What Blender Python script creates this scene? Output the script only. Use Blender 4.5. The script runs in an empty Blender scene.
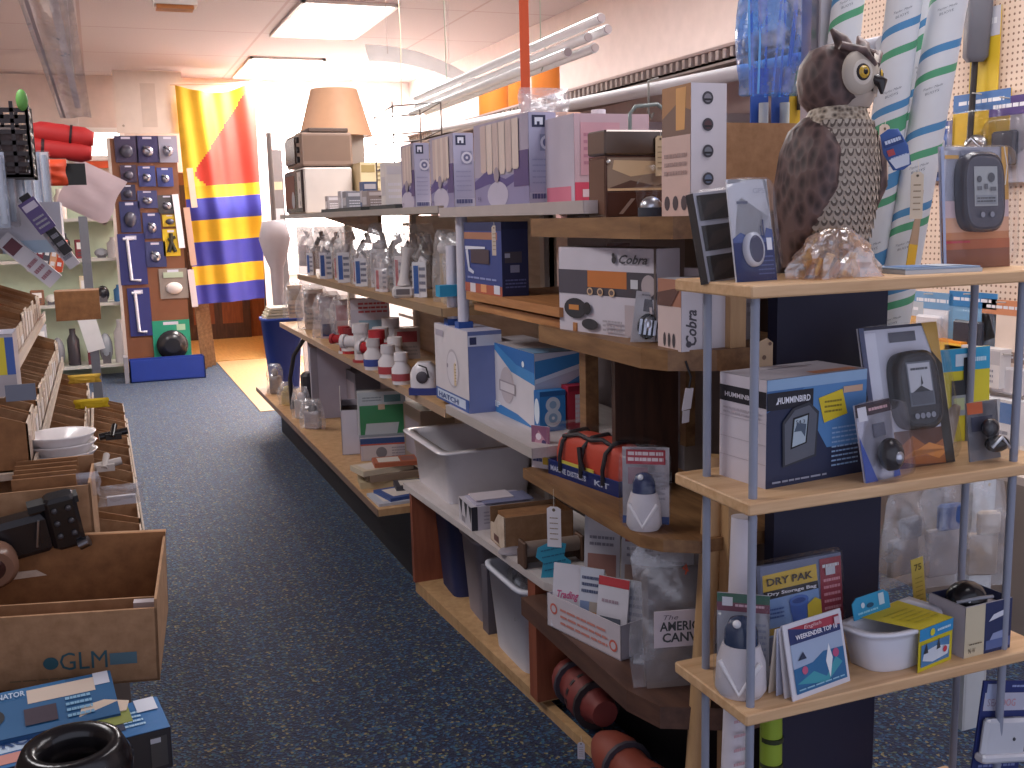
import bpy, math, random
from mathutils import Matrix, Vector
random.seed(7)
COL=bpy.context.scene.collection
# ------------------------------------------------------------------ camera model (1024x768 photograph)
F=1036.; H=1.55
_Y=Vector((97-512,158,-F)).normalized(); _X=Vector((3190-512,236,-F)); _X=(_X-_Y*_X.dot(_Y)).normalized(); _Z=_X.cross(_Y)
RM=Matrix((_X,_Y,_Z)); CP=Vector((0,0,H))
def P(px,py,ax,v):
    d=RM@Vector((px-512,-(py-384),-F)); t=(v-CP[ax])/d[ax]; return CP+d*t
def lin(fn,v,comp):
    def g(t):
        c=RM.transposed()@(Vector(fn(t))-CP)
        return F*c.x+(v-512)*c.z if comp==0 else F*c.y+(384-v)*c.z
    a,b=g(0.),g(1.); return -a/(b-a)
def yat(px,X,z): return lin(lambda t:(X,t,z),px,0)
def xat(px,Y,z): return lin(lambda t:(t,Y,z),px,0)
def zat(py,X,Y): return lin(lambda t:(X,Y,t),py,1)
cam=bpy.data.cameras.new('camera'); co=bpy.data.objects.new('camera',cam); COL.objects.link(co)
co.matrix_world=Matrix.Translation(CP)@RM.to_4x4(); cam.sensor_width=36; cam.lens=F*36/1024; cam.clip_start=.02; cam.clip_end=100
bpy.context.scene.camera=co
# ------------------------------------------------------------------ materials
MATS={}
def s2l(c): return c/12.92 if c<=.04045 else ((c+.055)/1.055)**2.4
def hexc(h): h=h.lstrip('#'); return tuple(s2l(int(h[i:i+2],16)/255) for i in (0,2,4))+(1,)
def newmat(n):
    m=bpy.data.materials.new(n); m.use_nodes=True; nt=m.node_tree; b=nt.nodes['Principled BSDF']; return m,nt,b
def nd(nt,t,**k):
    n=nt.nodes.new(t)
    for a,b in k.items(): setattr(n,a,b)
    return n
def mix(nt,fac,a,b,blend='MIX'):
    m=nd(nt,'ShaderNodeMix',data_type='RGBA',blend_type=blend)
    for i,v in ((0,fac),(6,a),(7,b)):
        if hasattr(v,'is_linked') or hasattr(v,'links'): nt.links.new(v,m.inputs[i])
        else: m.inputs[i].default_value=v
    return m.outputs[2]
def coords(nt,scale=(1,1,1),kind='Object',rot=(0,0,0)):
    tc=nd(nt,'ShaderNodeTexCoord'); mp=nd(nt,'ShaderNodeMapping'); mp.inputs['Scale'].default_value=scale; mp.inputs['Rotation'].default_value=rot
    nt.links.new(tc.outputs[kind],mp.inputs[0]); return mp.outputs[0]
def noise(nt,vec,scale,detail=2,rough=.5):
    n=nd(nt,'ShaderNodeTexNoise'); n.inputs['Scale'].default_value=scale; n.inputs['Detail'].default_value=detail; n.inputs['Roughness'].default_value=rough
    nt.links.new(vec,n.inputs['Vector']); return n
def ramp(nt,fac,stops):
    r=nd(nt,'ShaderNodeValToRGB'); e=r.color_ramp.elements
    while len(e)<len(stops): e.new(.5)
    for i,(p,c) in enumerate(stops): e[i].position=p; e[i].color=hexc(c) if isinstance(c,str) else c
    nt.links.new(fac,r.inputs[0]); return r.outputs[0]
def bump(nt,b,h,s=.2,d=.01):
    bp=nd(nt,'ShaderNodeBump'); bp.inputs['Strength'].default_value=s; bp.inputs['Distance'].default_value=d
    nt.links.new(h,bp.inputs['Height']); nt.links.new(bp.outputs[0],b.inputs['Normal'])
def wood(name,c1,c2,scale,rough=.5):
    m,nt,b=newmat(name); v=coords(nt,scale); n=noise(nt,v,6,4,.6)
    c=ramp(nt,n.outputs[0],[(.3,c1),(.7,c2)]); nt.links.new(c,b.inputs['Base Color']); b.inputs['Roughness'].default_value=rough
    bump(nt,b,n.outputs[0],.15,.002); MATS[name]=m
def clearmat(name,haze,tint='#ffffff',gl=.16):
    m=bpy.data.materials.new(name); m.use_nodes=True; nt=m.node_tree; nt.nodes.clear()
    o=nd(nt,'ShaderNodeOutputMaterial'); t=nd(nt,'ShaderNodeBsdfTransparent'); t.inputs[0].default_value=hexc(tint)
    g=nd(nt,'ShaderNodeBsdfGlossy'); g.inputs['Roughness'].default_value=.18
    d=nd(nt,'ShaderNodeBsdfDiffuse'); d.inputs[0].default_value=hexc('#e8e8ee')
    v=coords(nt); n=noise(nt,v,14,3,.6); 
    bp=nd(nt,'ShaderNodeBump'); bp.inputs['Strength'].default_value=.5; bp.inputs['Distance'].default_value=.01; nt.links.new(n.outputs[0],bp.inputs['Height']); nt.links.new(bp.outputs[0],g.inputs['Normal'])
    mr=nd(nt,'ShaderNodeMapRange'); mr.inputs['From Min'].default_value=.45; mr.inputs['From Max'].default_value=.75; mr.inputs['To Min'].default_value=haze*.5; mr.inputs['To Max'].default_value=haze*2; nt.links.new(n.outputs[0],mr.inputs[0])
    m1=nd(nt,'ShaderNodeMixShader'); nt.links.new(mr.outputs[0],m1.inputs[0]); nt.links.new(t.outputs[0],m1.inputs[1]); nt.links.new(d.outputs[0],m1.inputs[2])
    lw=nd(nt,'ShaderNodeLayerWeight'); lw.inputs[0].default_value=.35; ad=nd(nt,'ShaderNodeMath',operation='MULTIPLY_ADD'); ad.inputs[1].default_value=.2; ad.inputs[2].default_value=gl; nt.links.new(lw.outputs['Fresnel'],ad.inputs[0]); ad.use_clamp=True
    m2=nd(nt,'ShaderNodeMixShader'); nt.links.new(ad.outputs[0],m2.inputs[0]); nt.links.new(m1.outputs[0],m2.inputs[1]); nt.links.new(g.outputs[0],m2.inputs[2]); nt.links.new(m2.outputs[0],o.inputs[0])
    MATS[name]=m
clearmat('clear',.012,gl=.02); clearmat('bag',.24,gl=.09); clearmat('bagwarm',.3,'#ffe2b0',.25); clearmat('net',.25,'#8cc0f4',.03)
wood('beech','#c39a70','#dcb88e',(.6,8,8)); wood('beech_y','#c39a70','#dcb88e',(8,.6,8))
wood('brownwood','#6d4c30','#96704a',(6,.8,6)); wood('orangewood','#9a6238','#c48a55',(6,.6,6)); wood('paleboard','#a3917f','#c0b1a0',(6,.7,6))
wood('whiteboard','#b5aba8','#cdc6c6',(4,.6,4)); wood('darkwood','#3a2620','#54382c',(6,6,.8),.45); wood('redwood','#7c3f2a','#96543a',(6,6,.7))
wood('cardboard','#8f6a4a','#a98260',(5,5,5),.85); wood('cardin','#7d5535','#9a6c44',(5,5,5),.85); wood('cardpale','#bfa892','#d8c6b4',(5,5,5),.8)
wood('darkwood2','#4c342c','#66483a',(6,.8,6)); wood('doorwood','#6e3a1c','#8f5128',(7,7,.7),.4); wood('floorwood','#c08a4c','#dba868',(6,.7,1),.35); wood('tan','#b08a60','#c9a478',(6,6,.7))
def mk_special():
    # carpet
    m,nt,b=newmat('carpet'); v=coords(nt,(1,1,1))
    vo=nd(nt,'ShaderNodeTexVoronoi'); vo.inputs['Scale'].default_value=120; nt.links.new(v,vo.inputs['Vector'])
    sx=nd(nt,'ShaderNodeSeparateColor'); nt.links.new(vo.outputs['Color'],sx.inputs[0])
    c=ramp(nt,sx.outputs[0],[(0,'#0c1230'),(.42,'#14234a'),(.55,'#234a70'),(.70,'#16203c'),(.78,'#2a5872'),(.84,'#1a2144'),(.90,'#57624a'),(.94,'#1a2140'),(.96,'#857a52')])
    for e in c.node.color_ramp.elements: pass
    c.node.color_ramp.interpolation='CONSTANT'
    n=noise(nt,v,9,3); c=mix(nt,ramp(nt,n.outputs[0],[(.4,'#000000'),(.65,'#606060')]),c,hexc('#1d2c48'))
    w=nd(nt,'ShaderNodeTexWave',wave_type='BANDS',bands_direction='X'); w.inputs['Scale'].default_value=3.4; w.inputs['Distortion'].default_value=.4; nt.links.new(v,w.inputs['Vector'])
    c=mix(nt,ramp(nt,w.outputs[1],[(.9,'#000000'),(.97,'#505050')]),c,hexc('#6a7350'))
    nt.links.new(c,b.inputs['Base Color']); b.inputs['Roughness'].default_value=.75; b.inputs['Sheen Weight'].default_value=.3; b.inputs['Sheen Roughness'].default_value=.4; b.inputs['Sheen Tint'].default_value=hexc('#a8bcd0')
    bump(nt,b,vo.outputs['Distance'],.5,.004); MATS['carpet']=m
    # ceiling tiles
    m,nt,b=newmat('ceiling'); v=coords(nt,(1,1,1))
    br=nd(nt,'ShaderNodeTexBrick'); br.offset=0; br.inputs['Scale'].default_value=1; br.inputs['Brick Width'].default_value=1.4; br.inputs['Row Height'].default_value=1.3; br.inputs['Mortar Size'].default_value=.012
    br.inputs['Color1'].default_value=hexc('#b6a8a6'); br.inputs['Color2'].default_value=hexc('#baaaa7'); br.inputs['Mortar'].default_value=hexc('#a8928c'); mp=br.inputs['Vector']; nt.links.new(v,mp)
    n=noise(nt,v,60,3); c=mix(nt,.12,br.outputs[0],n.outputs[0],'MULTIPLY'); nt.links.new(c,b.inputs['Base Color']); b.inputs['Roughness'].default_value=.85; MATS['ceiling']=m
    # pegboard
    m,nt,b=newmat('pegboard'); v=coords(nt,(40,40,40))
    fr=nd(nt,'ShaderNodeVectorMath',operation='FRACTION'); nt.links.new(v,fr.inputs[0]); sb=nd(nt,'ShaderNodeVectorMath',operation='SUBTRACT'); nt.links.new(fr.outputs[0],sb.inputs[0]); sb.inputs[1].default_value=(.5,.5,.5)
    mu=nd(nt,'ShaderNodeVectorMath',operation='MULTIPLY'); nt.links.new(sb.outputs[0],mu.inputs[0]); mu.inputs[1].default_value=(0,1,1)
    ln=nd(nt,'ShaderNodeVectorMath',operation='LENGTH'); nt.links.new(mu.outputs[0],ln.inputs[0])
    c=ramp(nt,ln.outputs['Value'],[(.17,'#8a6a58'),(.23,'#e2cbb8')]); nt.links.new(c,b.inputs['Base Color']); b.inputs['Roughness'].default_value=.6; MATS['pegboard']=m
    # feathers
    m,nt,b=newmat('feather_dark'); v=coords(nt,(1,1,.5)); vo=nd(nt,'ShaderNodeTexVoronoi'); vo.inputs['Scale'].default_value=70; nt.links.new(v,vo.inputs['Vector'])
    c=ramp(nt,vo.outputs['Distance'],[(.2,'#3a2c2c'),(.7,'#6a5450')]); nt.links.new(c,b.inputs['Base Color']); b.inputs['Roughness'].default_value=.55; bump(nt,b,vo.outputs['Distance'],.6,.004); MATS['feather_dark']=m
    m,nt,b=newmat('feather_pale'); v=coords(nt); vo=nd(nt,'ShaderNodeTexVoronoi'); vo.inputs['Scale'].default_value=120; nt.links.new(v,vo.inputs['Vector'])
    c=ramp(nt,vo.outputs['Distance'],[(.15,'#4c4038'),(.5,'#a3937f'),(.85,'#cfc2ae')]); nt.links.new(c,b.inputs['Base Color']); b.inputs['Roughness'].default_value=.6; bump(nt,b,vo.outputs['Distance'],.5,.003); MATS['feather_pale']=m
mk_special()
def M(key):
    if key in MATS: return MATS[key]
    base,_,opt=key.partition(':'); m,nt,b=newmat('paint_'+base.strip('#')+('_'+opt if opt else '')); c=hexc(base)
    if opt.startswith('e'):
        b.inputs['Base Color'].default_value=c; b.inputs['Emission Color'].default_value=c; b.inputs['Emission Strength'].default_value=float(opt[1:])
    else:
        v=coords(nt); n=noise(nt,v,11,2); d=tuple(x*.93 for x in c[:3])+(1,)
        nt.links.new(ramp(nt,n.outputs[0],[(.3,d),(.7,c)]),b.inputs['Base Color'])
        b.inputs['Roughness'].default_value={'':.6,'g':.22,'m':.3,'f':.9}.get(opt,.6); b.inputs['Metallic'].default_value=1. if opt=='m' else 0.
    MATS[key]=m; return m
# ------------------------------------------------------------------ mesh builder
_txt={}
def textgeo(s,bold=False,shear=0.):
    k=(s,bold,shear)
    if k in _txt: return _txt[k]
    cu=bpy.data.curves.new('lettering','FONT'); cu.body=s; cu.size=1; cu.resolution_u=2; cu.shear=shear; cu.offset=.025 if bold else 0
    o=bpy.data.objects.new('lettering',cu); COL.objects.link(o); dg=bpy.context.evaluated_depsgraph_get(); me=o.evaluated_get(dg).to_mesh()
    vs=[v.co.copy() for v in me.vertices]; fs=[tuple(p.vertices) for p in me.polygons]
    bpy.data.objects.remove(o); bpy.data.curves.remove(cu)
    x0=min(v.x for v in vs); x1=max(v.x for v in vs); y0=min(v.y for v in vs); y1=max(v.y for v in vs)
    _txt[k]=([(v.x-x0,v.y-y0) for v in vs],fs,x1-x0,y1-y0); return _txt[k]
class Face:
    """a flat printed area: origin, full-width and full-height vectors, outward normal"""
    def __init__(s,mb,O,U,V):
        s.mb=mb; s.O=Vector(O); s.U=Vector(U); s.V=Vector(V); s.N=s.U.cross(s.V).normalized(); s.k=0
    def pt(s,u,v): return s.O+s.U*u+s.V*v+s.N*(.0005+.00035*s.k)
    def poly(s,pts,c): s.k+=1; s.mb.add([s.pt(u,v) for u,v in pts],[tuple(range(len(pts)))],c); return s
    def rect(s,u0,v0,u1,v1,c): return s.poly([(u0,v0),(u1,v0),(u1,v1),(u0,v1)],c)
    def disc(s,u,v,r,c,rv=None,n=20):
        lu,lv=s.U.length,s.V.length; rv=rv or r
        return s.poly([(u+math.cos(i*2*math.pi/n)*r/lu,v+math.sin(i*2*math.pi/n)*rv/lv) for i in range(n)],c)
    def text(s,t,u,v,h,c,maxu=None,bold=False,shear=0.,up=False):
        """h in fractions of the face height; (u,v) lower left; maxu = width in face fractions"""
        vs,fs,w,hh=textgeo(t,bold,shear); lu,lv=s.U.length,s.V.length; s.k+=1
        if up:
            k=h*lu/hh; kx=k if maxu is None else maxu*lv/w
            pts=[(u-y*k/lu,v+x*kx/lv) for x,y in vs]
        else:
            k=h*lv/hh; kx=k if maxu is None else maxu*lu/w
            pts=[(u+x*kx/lu,v+y*k/lv) for x,y in vs]
        s.mb.add([s.pt(*p) for p in pts],fs,c); return s
    def lines(s,u0,v0,u1,v1,n,c,fill=.45):
        s.k+=1
        for i in range(n):
            b=v0+(v1-v0)*(i+.3)/n; t=b+(v1-v0)/n*fill; u=u0
            while u<u1-.01:
                w=min(random.uniform(.07,.22)*(u1-u0),u1-u)
                s.mb.add([s.pt(u,b),s.pt(u+w*.85,b),s.pt(u+w*.85,t),s.pt(u,t)],[(0,1,2,3)],c); u+=w
            
        return s
class MB:
    def __init__(s): s.v=[];s.f=[];s.m=[];s.sm=[];s.keys=[];s.T=Matrix()
    def add(s,vs,fs,mat,smooth=False):
        if mat not in s.keys: s.keys.append(mat)
        k=s.keys.index(mat); o=len(s.v); s.v+=[tuple(s.T@Vector(v)) for v in vs]
        for f in fs: s.f.append(tuple(i+o for i in f)); s.m.append(k); s.sm.append(smooth)
        return s
    def box(s,x0,y0,z0,x1,y1,z1,c,bev=0):
        if bev:
            b=bev; prof=[(x0+b,y0),(x1-b,y0),(x1,y0+b),(x1,y1-b),(x1-b,y1),(x0+b,y1),(x0,y1-b),(x0,y0+b)]
            cx,cy=(x0+x1)/2,(y0+y1)/2
            def ins(p,k): return (p[0]+(k if p[0]<cx else -k),p[1]+(k if p[1]<cy else -k))
            rings=[[(*ins(p,b*.7),z0) for p in prof],[(*p,z0+b) for p in prof],[(*p,z1-b) for p in prof],[(*ins(p,b*.7),z1) for p in prof]]
            vs=[v for r in rings for v in r]; fs=[(tuple(range(7,-1,-1))),tuple(range(24,32))]
            for r in range(3):
                for i in range(8): j=(i+1)%8; fs.append((r*8+i,r*8+j,r*8+8+j,r*8+8+i))
            s.add(vs,fs,c)
        else:
            s.add([(x0,y0,z0),(x1,y0,z0),(x1,y1,z0),(x0,y1,z0),(x0,y0,z1),(x1,y0,z1),(x1,y1,z1),(x0,y1,z1)],
              [(3,2,1,0),(4,5,6,7),(0,1,5,4),(1,2,6,5),(2,3,7,6),(3,0,4,7)],c)
        X,Y,Z=x1-x0,y1-y0,z1-z0
        s.F=Face(s,(x0,y0,z0),(X,0,0),(0,0,Z)); s.R=Face(s,(x1,y0,z0),(0,Y,0),(0,0,Z)); s.L=Face(s,(x0,y1,z0),(0,-Y,0),(0,0,Z)); s.B=Face(s,(x1,y1,z0),(-X,0,0),(0,0,Z)); s.Tp=Face(s,(x0,y0,z1),(X,0,0),(0,Y,0))
        return s
    def cyl(s,p0,p1,r0,c,r1=None,n=16,caps=True):
        r1=r0 if r1 is None else r1; p0=Vector(p0);p1=Vector(p1); d=(p1-p0).normalized(); a=d.orthogonal().normalized(); b=d.cross(a)
        vs=[]; 
        for p,r in ((p0,r0),(p1,r1)):
            for i in range(n): t=i*2*math.pi/n; vs.append(p+a*math.cos(t)*r+b*math.sin(t)*r)
        s.add(vs,[(i,(i+1)%n,n+(i+1)%n,n+i) for i in range(n)],c,True)
        if caps: s.add(vs,[tuple(range(n-1,-1,-1)),tuple(range(n,2*n))],c)
        return s
    def tube(s,pts,r,c,n=8,closed=False):
        pts=[Vector(p) for p in pts]; vs=[]; L=len(pts); up=None
        for i,p in enumerate(pts):
            a=pts[(i-1)%L] if (i or closed) else p; b=pts[(i+1)%L] if (i<L-1 or closed) else p
            d=(b-a).normalized()
            if up is None: up=d.orthogonal().normalized()
            up=(up-d*up.dot(d)); up=up.normalized() if up.length>1e-5 else d.orthogonal().normalized(); w=d.cross(up)
            rr=r[i] if isinstance(r,(list,tuple)) else r
            for k in range(n): t=k*2*math.pi/n; vs.append(p+up*math.cos(t)*rr+w*math.sin(t)*rr)
        fs=[]
        for i in range(L if closed else L-1):
            for k in range(n): j=((i+1)%L)*n; fs.append((i*n+k,i*n+(k+1)%n,j+(k+1)%n,j+k))
        s.add(vs,fs,c,True)
        if not closed: s.add(vs,[tuple(range(n-1,-1,-1)),tuple(range((L-1)*n,L*n))],c)
        return s
    def loft(s,rings,c,n=24,cap=True,p=2.):
        """rings: (cx,cy,z,rx,ry); p = superellipse power"""
        vs=[]
        for cx,cy,z,rx,ry in rings:
            for i in range(n):
                t=i*2*math.pi/n; a,b=math.cos(t),math.sin(t)
                vs.append((cx+rx*math.copysign(abs(a)**(2/p),a),cy+ry*math.copysign(abs(b)**(2/p),b),z))
        fs=[(r*n+i,r*n+(i+1)%n,(r+1)*n+(i+1)%n,(r+1)*n+i) for r in range(len(rings)-1) for i in range(n)]
        s.add(vs,fs,c,True)
        if cap: s.add(vs,[tuple(range(n-1,-1,-1)),tuple(range((len(rings)-1)*n,len(rings)*n))],c,False)
        return s
    def ball(s,cx,cy,cz,rx,ry,rz,c,n=16,m=8,lo=-1.):
        t0=math.asin(lo); rr=[]
        for i in range(m+1):
            t=t0+(math.pi/2-t0)*i/m; rr.append((cx,cy,cz+rz*math.sin(t),max(1e-4,rx*math.cos(t)),max(1e-4,ry*math.cos(t))))
        return s.loft(rr,c,n)
    def prism(s,poly,d,c,ax='y',at=0.):
        """extrude a polygon of (a,b) points by d; ax y -> points are x,z ; z -> x,y ; x -> y,z"""
        n=len(poly)
        def q(a,b,t): return (a,t,b) if ax=='y' else ((a,b,t) if ax=='z' else (t,a,b))
        vs=[q(a,b,at) for a,b in poly]+[q(a,b,at+d) for a,b in poly]
        s.add(vs,[tuple(range(n)),tuple(range(2*n-1,n-1,-1))]+[(i,n+i,n+(i+1)%n,(i+1)%n) for i in range(n)],c); return s
    def grid(s,fn,nu,nv,c,smooth=True):
        vs=[fn(i/nu,j/nv) for j in range(nv+1) for i in range(nu+1)]
        s.add(vs,[(j*(nu+1)+i,j*(nu+1)+i+1,(j+1)*(nu+1)+i+1,(j+1)*(nu+1)+i) for j in range(nv) for i in range(nu)],c,smooth); return s
    def build(s,name,parent=None,loc=(0,0,0),rz=0,rot=None,label=None,cat=None,group=None,kind=None):
        me=bpy.data.meshes.new(name); me.from_pydata(s.v,[],s.f)
        for k in s.keys: me.materials.append(M(k))
        me.polygons.foreach_set('material_index',s.m); me.polygons.foreach_set('use_smooth',s.sm); me.update()
        o=bpy.data.objects.new(name,me); COL.objects.link(o); o.location=loc; o.rotation_euler=rot or (0,0,rz)
        if parent: o.parent=parent
        return tag(o,label,cat,group,kind)
def tag(o,label=None,cat=None,group=None,kind=None):
    for k,v in (('label',label),('category',cat),('group',group),('kind',kind)):
        if v: o[k]=v
    return o
def T(name,label,cat,loc=(0,0,0),rz=0,rot=None,group=None):
    o=bpy.data.objects.new(name,None); o.empty_display_size=.05; COL.objects.link(o); o.location=loc; o.rotation_euler=rot or (0,0,rz); return tag(o,label,cat,group)
ROOTS={}
def copy_tree(o,parent=None):
    c=o.copy(); COL.objects.link(c)
    if parent: c.parent=parent
    for ch in [x for x in bpy.data.objects if x.parent==o]: copy_tree(ch,c)
    return c
def struct(name,mb): return mb.build(name,kind='structure')
def R(d): return math.radians(d)
ORD=['first','second','third','fourth','fifth','sixth','seventh','eighth','ninth','tenth','eleventh','twelfth','thirteenth','fourteenth','fifteenth','sixteenth','seventeenth','eighteenth','nineteenth','twentieth']
# ================================================================== the room
XW=3.5; YB=12.0; HC=3.1; XL=-2.6; YF=-.8
struct('floor',MB().box(XL,YF,-.1,XW,YB+.0,0,'carpet'))
struct('ceiling',MB().box(XL-.1,YF,HC,XW+.1,YB+2.6,HC+.1,'ceiling'))
struct('wall_right',MB().box(XW,YF,0,XW+.1,YB,HC,'#dccac4'))
struct('wall_left',MB().box(XL-.1,YF,0,XL,YB,HC,'#cbb8ae'))
dx0,dx1=.86,1.72   # doorway behind the flag
w=MB(); w.box(XL,YB,0,dx0,YB+.12,HC,'#d9c8be'); w.box(dx1,YB,0,XW,YB+.12,HC,'#fbf4f0'); w.box(dx0,YB,2.1,dx1,YB+.12,HC,'#d9c8be')  # right section whiter: glare painted into the wall colour
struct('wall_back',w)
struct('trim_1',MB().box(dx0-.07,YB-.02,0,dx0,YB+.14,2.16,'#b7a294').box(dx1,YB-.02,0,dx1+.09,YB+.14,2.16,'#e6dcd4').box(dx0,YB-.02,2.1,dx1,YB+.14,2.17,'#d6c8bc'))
# room beyond the doorway
b=MB(); b.box(-.2,YB+.12,-.1,2.4,YB+2.5,-.0,'floorwood'); struct('floor_back_room',b)
b=MB(); b.box(-.2,YB+2.5,0,2.4,YB+2.6,HC,'doorwood'); b.box(-.3,YB+.12,0,-.2,YB+2.5,HC,'doorwood'); b.box(2.4,YB+.12,0,2.5,YB+2.5,HC,'doorwood'); struct('wall_back_room',b)
d=T('door_1','brown panelled wooden door in the back room seen under the flag','door',(1.0,YB+2.44,0)); d['kind']='structure'
m=MB(); m.box(0,0,0,.85,.05,2.05,'darkwood'); m.F.rect(.12,.1,.44,.45,'doorwood').rect(.56,.1,.88,.45,'doorwood').rect(.12,.52,.44,.93,'doorwood').rect(.56,.52,.88,.93,'doorwood'); m.build('door_leaf',d)
MB().ball(.78,-.03,1.0,.03,.03,.03,'#c9a050:m').build('door_handle',d)
# tan wood strip at the doorway threshold
struct('trim_2',MB().box(1.13,8.6,0,2.6,YB,.006,'tan'))
# emissive panes: bright strip at left, pane added at right for wall glare
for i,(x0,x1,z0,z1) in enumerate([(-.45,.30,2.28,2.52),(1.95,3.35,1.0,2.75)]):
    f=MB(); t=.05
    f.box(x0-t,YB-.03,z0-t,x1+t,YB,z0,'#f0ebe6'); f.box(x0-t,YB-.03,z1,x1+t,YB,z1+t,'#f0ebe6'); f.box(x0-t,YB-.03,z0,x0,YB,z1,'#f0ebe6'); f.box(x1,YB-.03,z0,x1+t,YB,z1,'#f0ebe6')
    o=struct('glow_%d'%(i+1),f); g=MB().box(x0,YB-.015,z0,x1,YB-.005,z1,'#fff6f0:e3'); g.build('glow_pane',o)
# ceiling lights (recessed troffers)
def troffer(x,y,label):
    t=T('ceiling_light',label,'light',(x,y,HC),group='recessed fluorescent ceiling panels')
    m=MB(); a,b=.36,.74
    for q in ((-a,-b,a,-b+.03),(-a,b-.03,a,b),(-a,-b,-a+.03,b),(a-.03,-b,a,b)): m.box(q[0],q[1],-.02,q[2],q[3],.0,'#f2ece8')
    m.build('frame',t); MB().box(-a+.03,-b+.03,-.012,a-.03,b-.03,-.002,'#fff8f2:e6').build('diffuser',t)
    return t
troffer(1.84,8.42,'rectangular glowing ceiling panel nearer the camera, above the shelving')
troffer(1.84,11.1,'rectangular glowing ceiling panel farthest back, above the flag')
def area(name,loc,sx,sy,power,col,rot=(0,0,0)):
    l=bpy.data.lights.new(name,'AREA'); l.shape='RECTANGLE'; l.size=sx; l.size_y=sy; l.energy=power; l.color=col
    o=bpy.data.objects.new(name,l); COL.objects.link(o); o.location=loc; o.rotation_euler=rot; return o
area('overhead_light',(1.84,8.42,HC-.03),.66,1.4,70,(1,.96,.95)); area('overhead_light',(1.84,11.1,HC-.03),.66,1.4,120,(1,.95,.93))
area('overhead_light',(1.84,5.2,HC-.03),.66,1.4,55,(1,.96,.95)); area('overhead_light',(1.84,1.6,HC-.03),.66,1.4,16,(1,.96,1)); area('overhead_light',(-.9,3.2,HC-.03),.66,1.4,42,(1,.96,.97)); area('overhead_light',(-.9,7.5,HC-.03),.66,1.4,50,(1,.96,.96))  # added overhead lights without fixtures, out of view, to light the scene
area('wall_glare_light',(2.65,YB-.1,1.9),1.4,1.7,110,(1,.95,.92),(R(90),0,0))  # added area light facing the back wall to raise its glare
area('overhead_light',(2.6,2.4,HC-.03),.66,1.4,26,(1,.94,.92)); area('front_fill',(.2,-.7,1.7),2.6,1.8,60,(.86,.9,1),(R(-90),0,0))  # added fills: overhead for the dim right side, unseen one for shopfront daylight
area('back_room_lamp',(1.2,YB+1.3,HC-.05),.5,.5,40,(1,.75,.5))
wd=bpy.data.worlds.new('world'); bpy.context.scene.world=wd; wd.use_nodes=True; bg=wd.node_tree.nodes['Background']; bg.inputs[0].default_value=(.66,.68,.84,1); bg.inputs[1].default_value=1.0
bpy.context.scene.view_settings.view_transform='Standard'
try: bpy.context.scene.view_settings.look='None'
except Exception: pass
bpy.context.scene.view_settings.exposure=.27
# ================================================================== main shelving run (right of the aisle)
def posts(t,pts,z0,z1,c,s=.03,name='upright'):
    for x,y in pts: MB().box(x-s/2,y-s/2,z0,x+s/2,y+s/2,z1,c).build(name,t)
# section A (far)
A=T('shelving_unit','long weathered-board shelving bay farthest along the right side of the aisle','shelf',(1.1,5.3,0))
def shelf_part(t,org,x0,y0,z0,x1,y1,z1,c,name='shelf',lip=None,fn=None):
    m=MB(); m.box(x0-org[0],y0-org[1],z0-org[2],x1-org[0],y1-org[1],z1-org[2],c)
    if lip: m.box(x0-.004-org[0],y0-org[1],z0-org[2],x0-org[0],y1-org[1],z1-org[2],lip)
    return m.build(name,t)
o=(1.1,5.3,0)
shelf_part(A,o,1.1,3.46,1.565,1.55,6.8,1.59,'paleboard',lip='#a59c96'); shelf_part(A,o,1.1,3.46,1.205,1.5,6.3,1.235,'tan',lip='#8d7458')
shelf_part(A,o,1.1,3.46,.845,1.55,7.1,.875,'tan',lip='#a88c74'); shelf_part(A,o,1.0,4.13,.315,1.6,7.75,.345,'tan',lip='#7d6556')
shelf_part(A,o,1.16,4.2,.0,1.2,7.7,.315,'#15131a',name='under_shelf_panel')  # shade beneath the bottom shelf, put in as a near-black panel
m=MB(); m.prism([(.1,1.565),(1.5,1.565),(.1,1.46)],.02,'brownwood',ax='x',at=.28); m.T=Matrix.Translation((0,0,0)); m.build('brace',A)
MB().box(.42,-1.82,0,.45,.0,1.56,'paleboard').build('back_panel',A)
MB().box(.4,.3,.35,.43,1.9,.84,'#8f8790').build('lower_back_panel',A)
for y in (3.5,5.2,6.75): MB().box(.40,y-5.3-.02,0,.44,y-5.3+.02,1.57,'#b9b3ae').build('upright',A)
# section C (middle)
Cc=T('shelving_unit','middle shelving bay with white-edged top shelf beside the white upright post','shelf',(1.1,2.95,0)); o=(1.1,2.95,0)
shelf_part(Cc,o,1.1,2.3,1.55,1.6,3.45,1.582,'whiteboard',lip='#b5a9a6')
shelf_part(Cc,o,1.1,2.46,1.285,1.55,3.2,1.31,'orangewood'); shelf_part(Cc,o,1.12,2.4,1.25,1.55,3.18,1.275,'orangewood')
shelf_part(Cc,o,1.1,2.66,.865,1.62,3.45,.895,'whiteboard',lip='#b3aaa6')
MB().box(.48,-.55,0,.5,.5,1.55,'#8d8489').build('back_panel',Cc)
MB().box(.06,-.5,1.275,.1,-.46,1.285,'orangewood').build('spacer_block',Cc)
MB().box(.38,-.49,.9,.41,-.46,1.25,'brownwood').build('upright',Cc)
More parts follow.
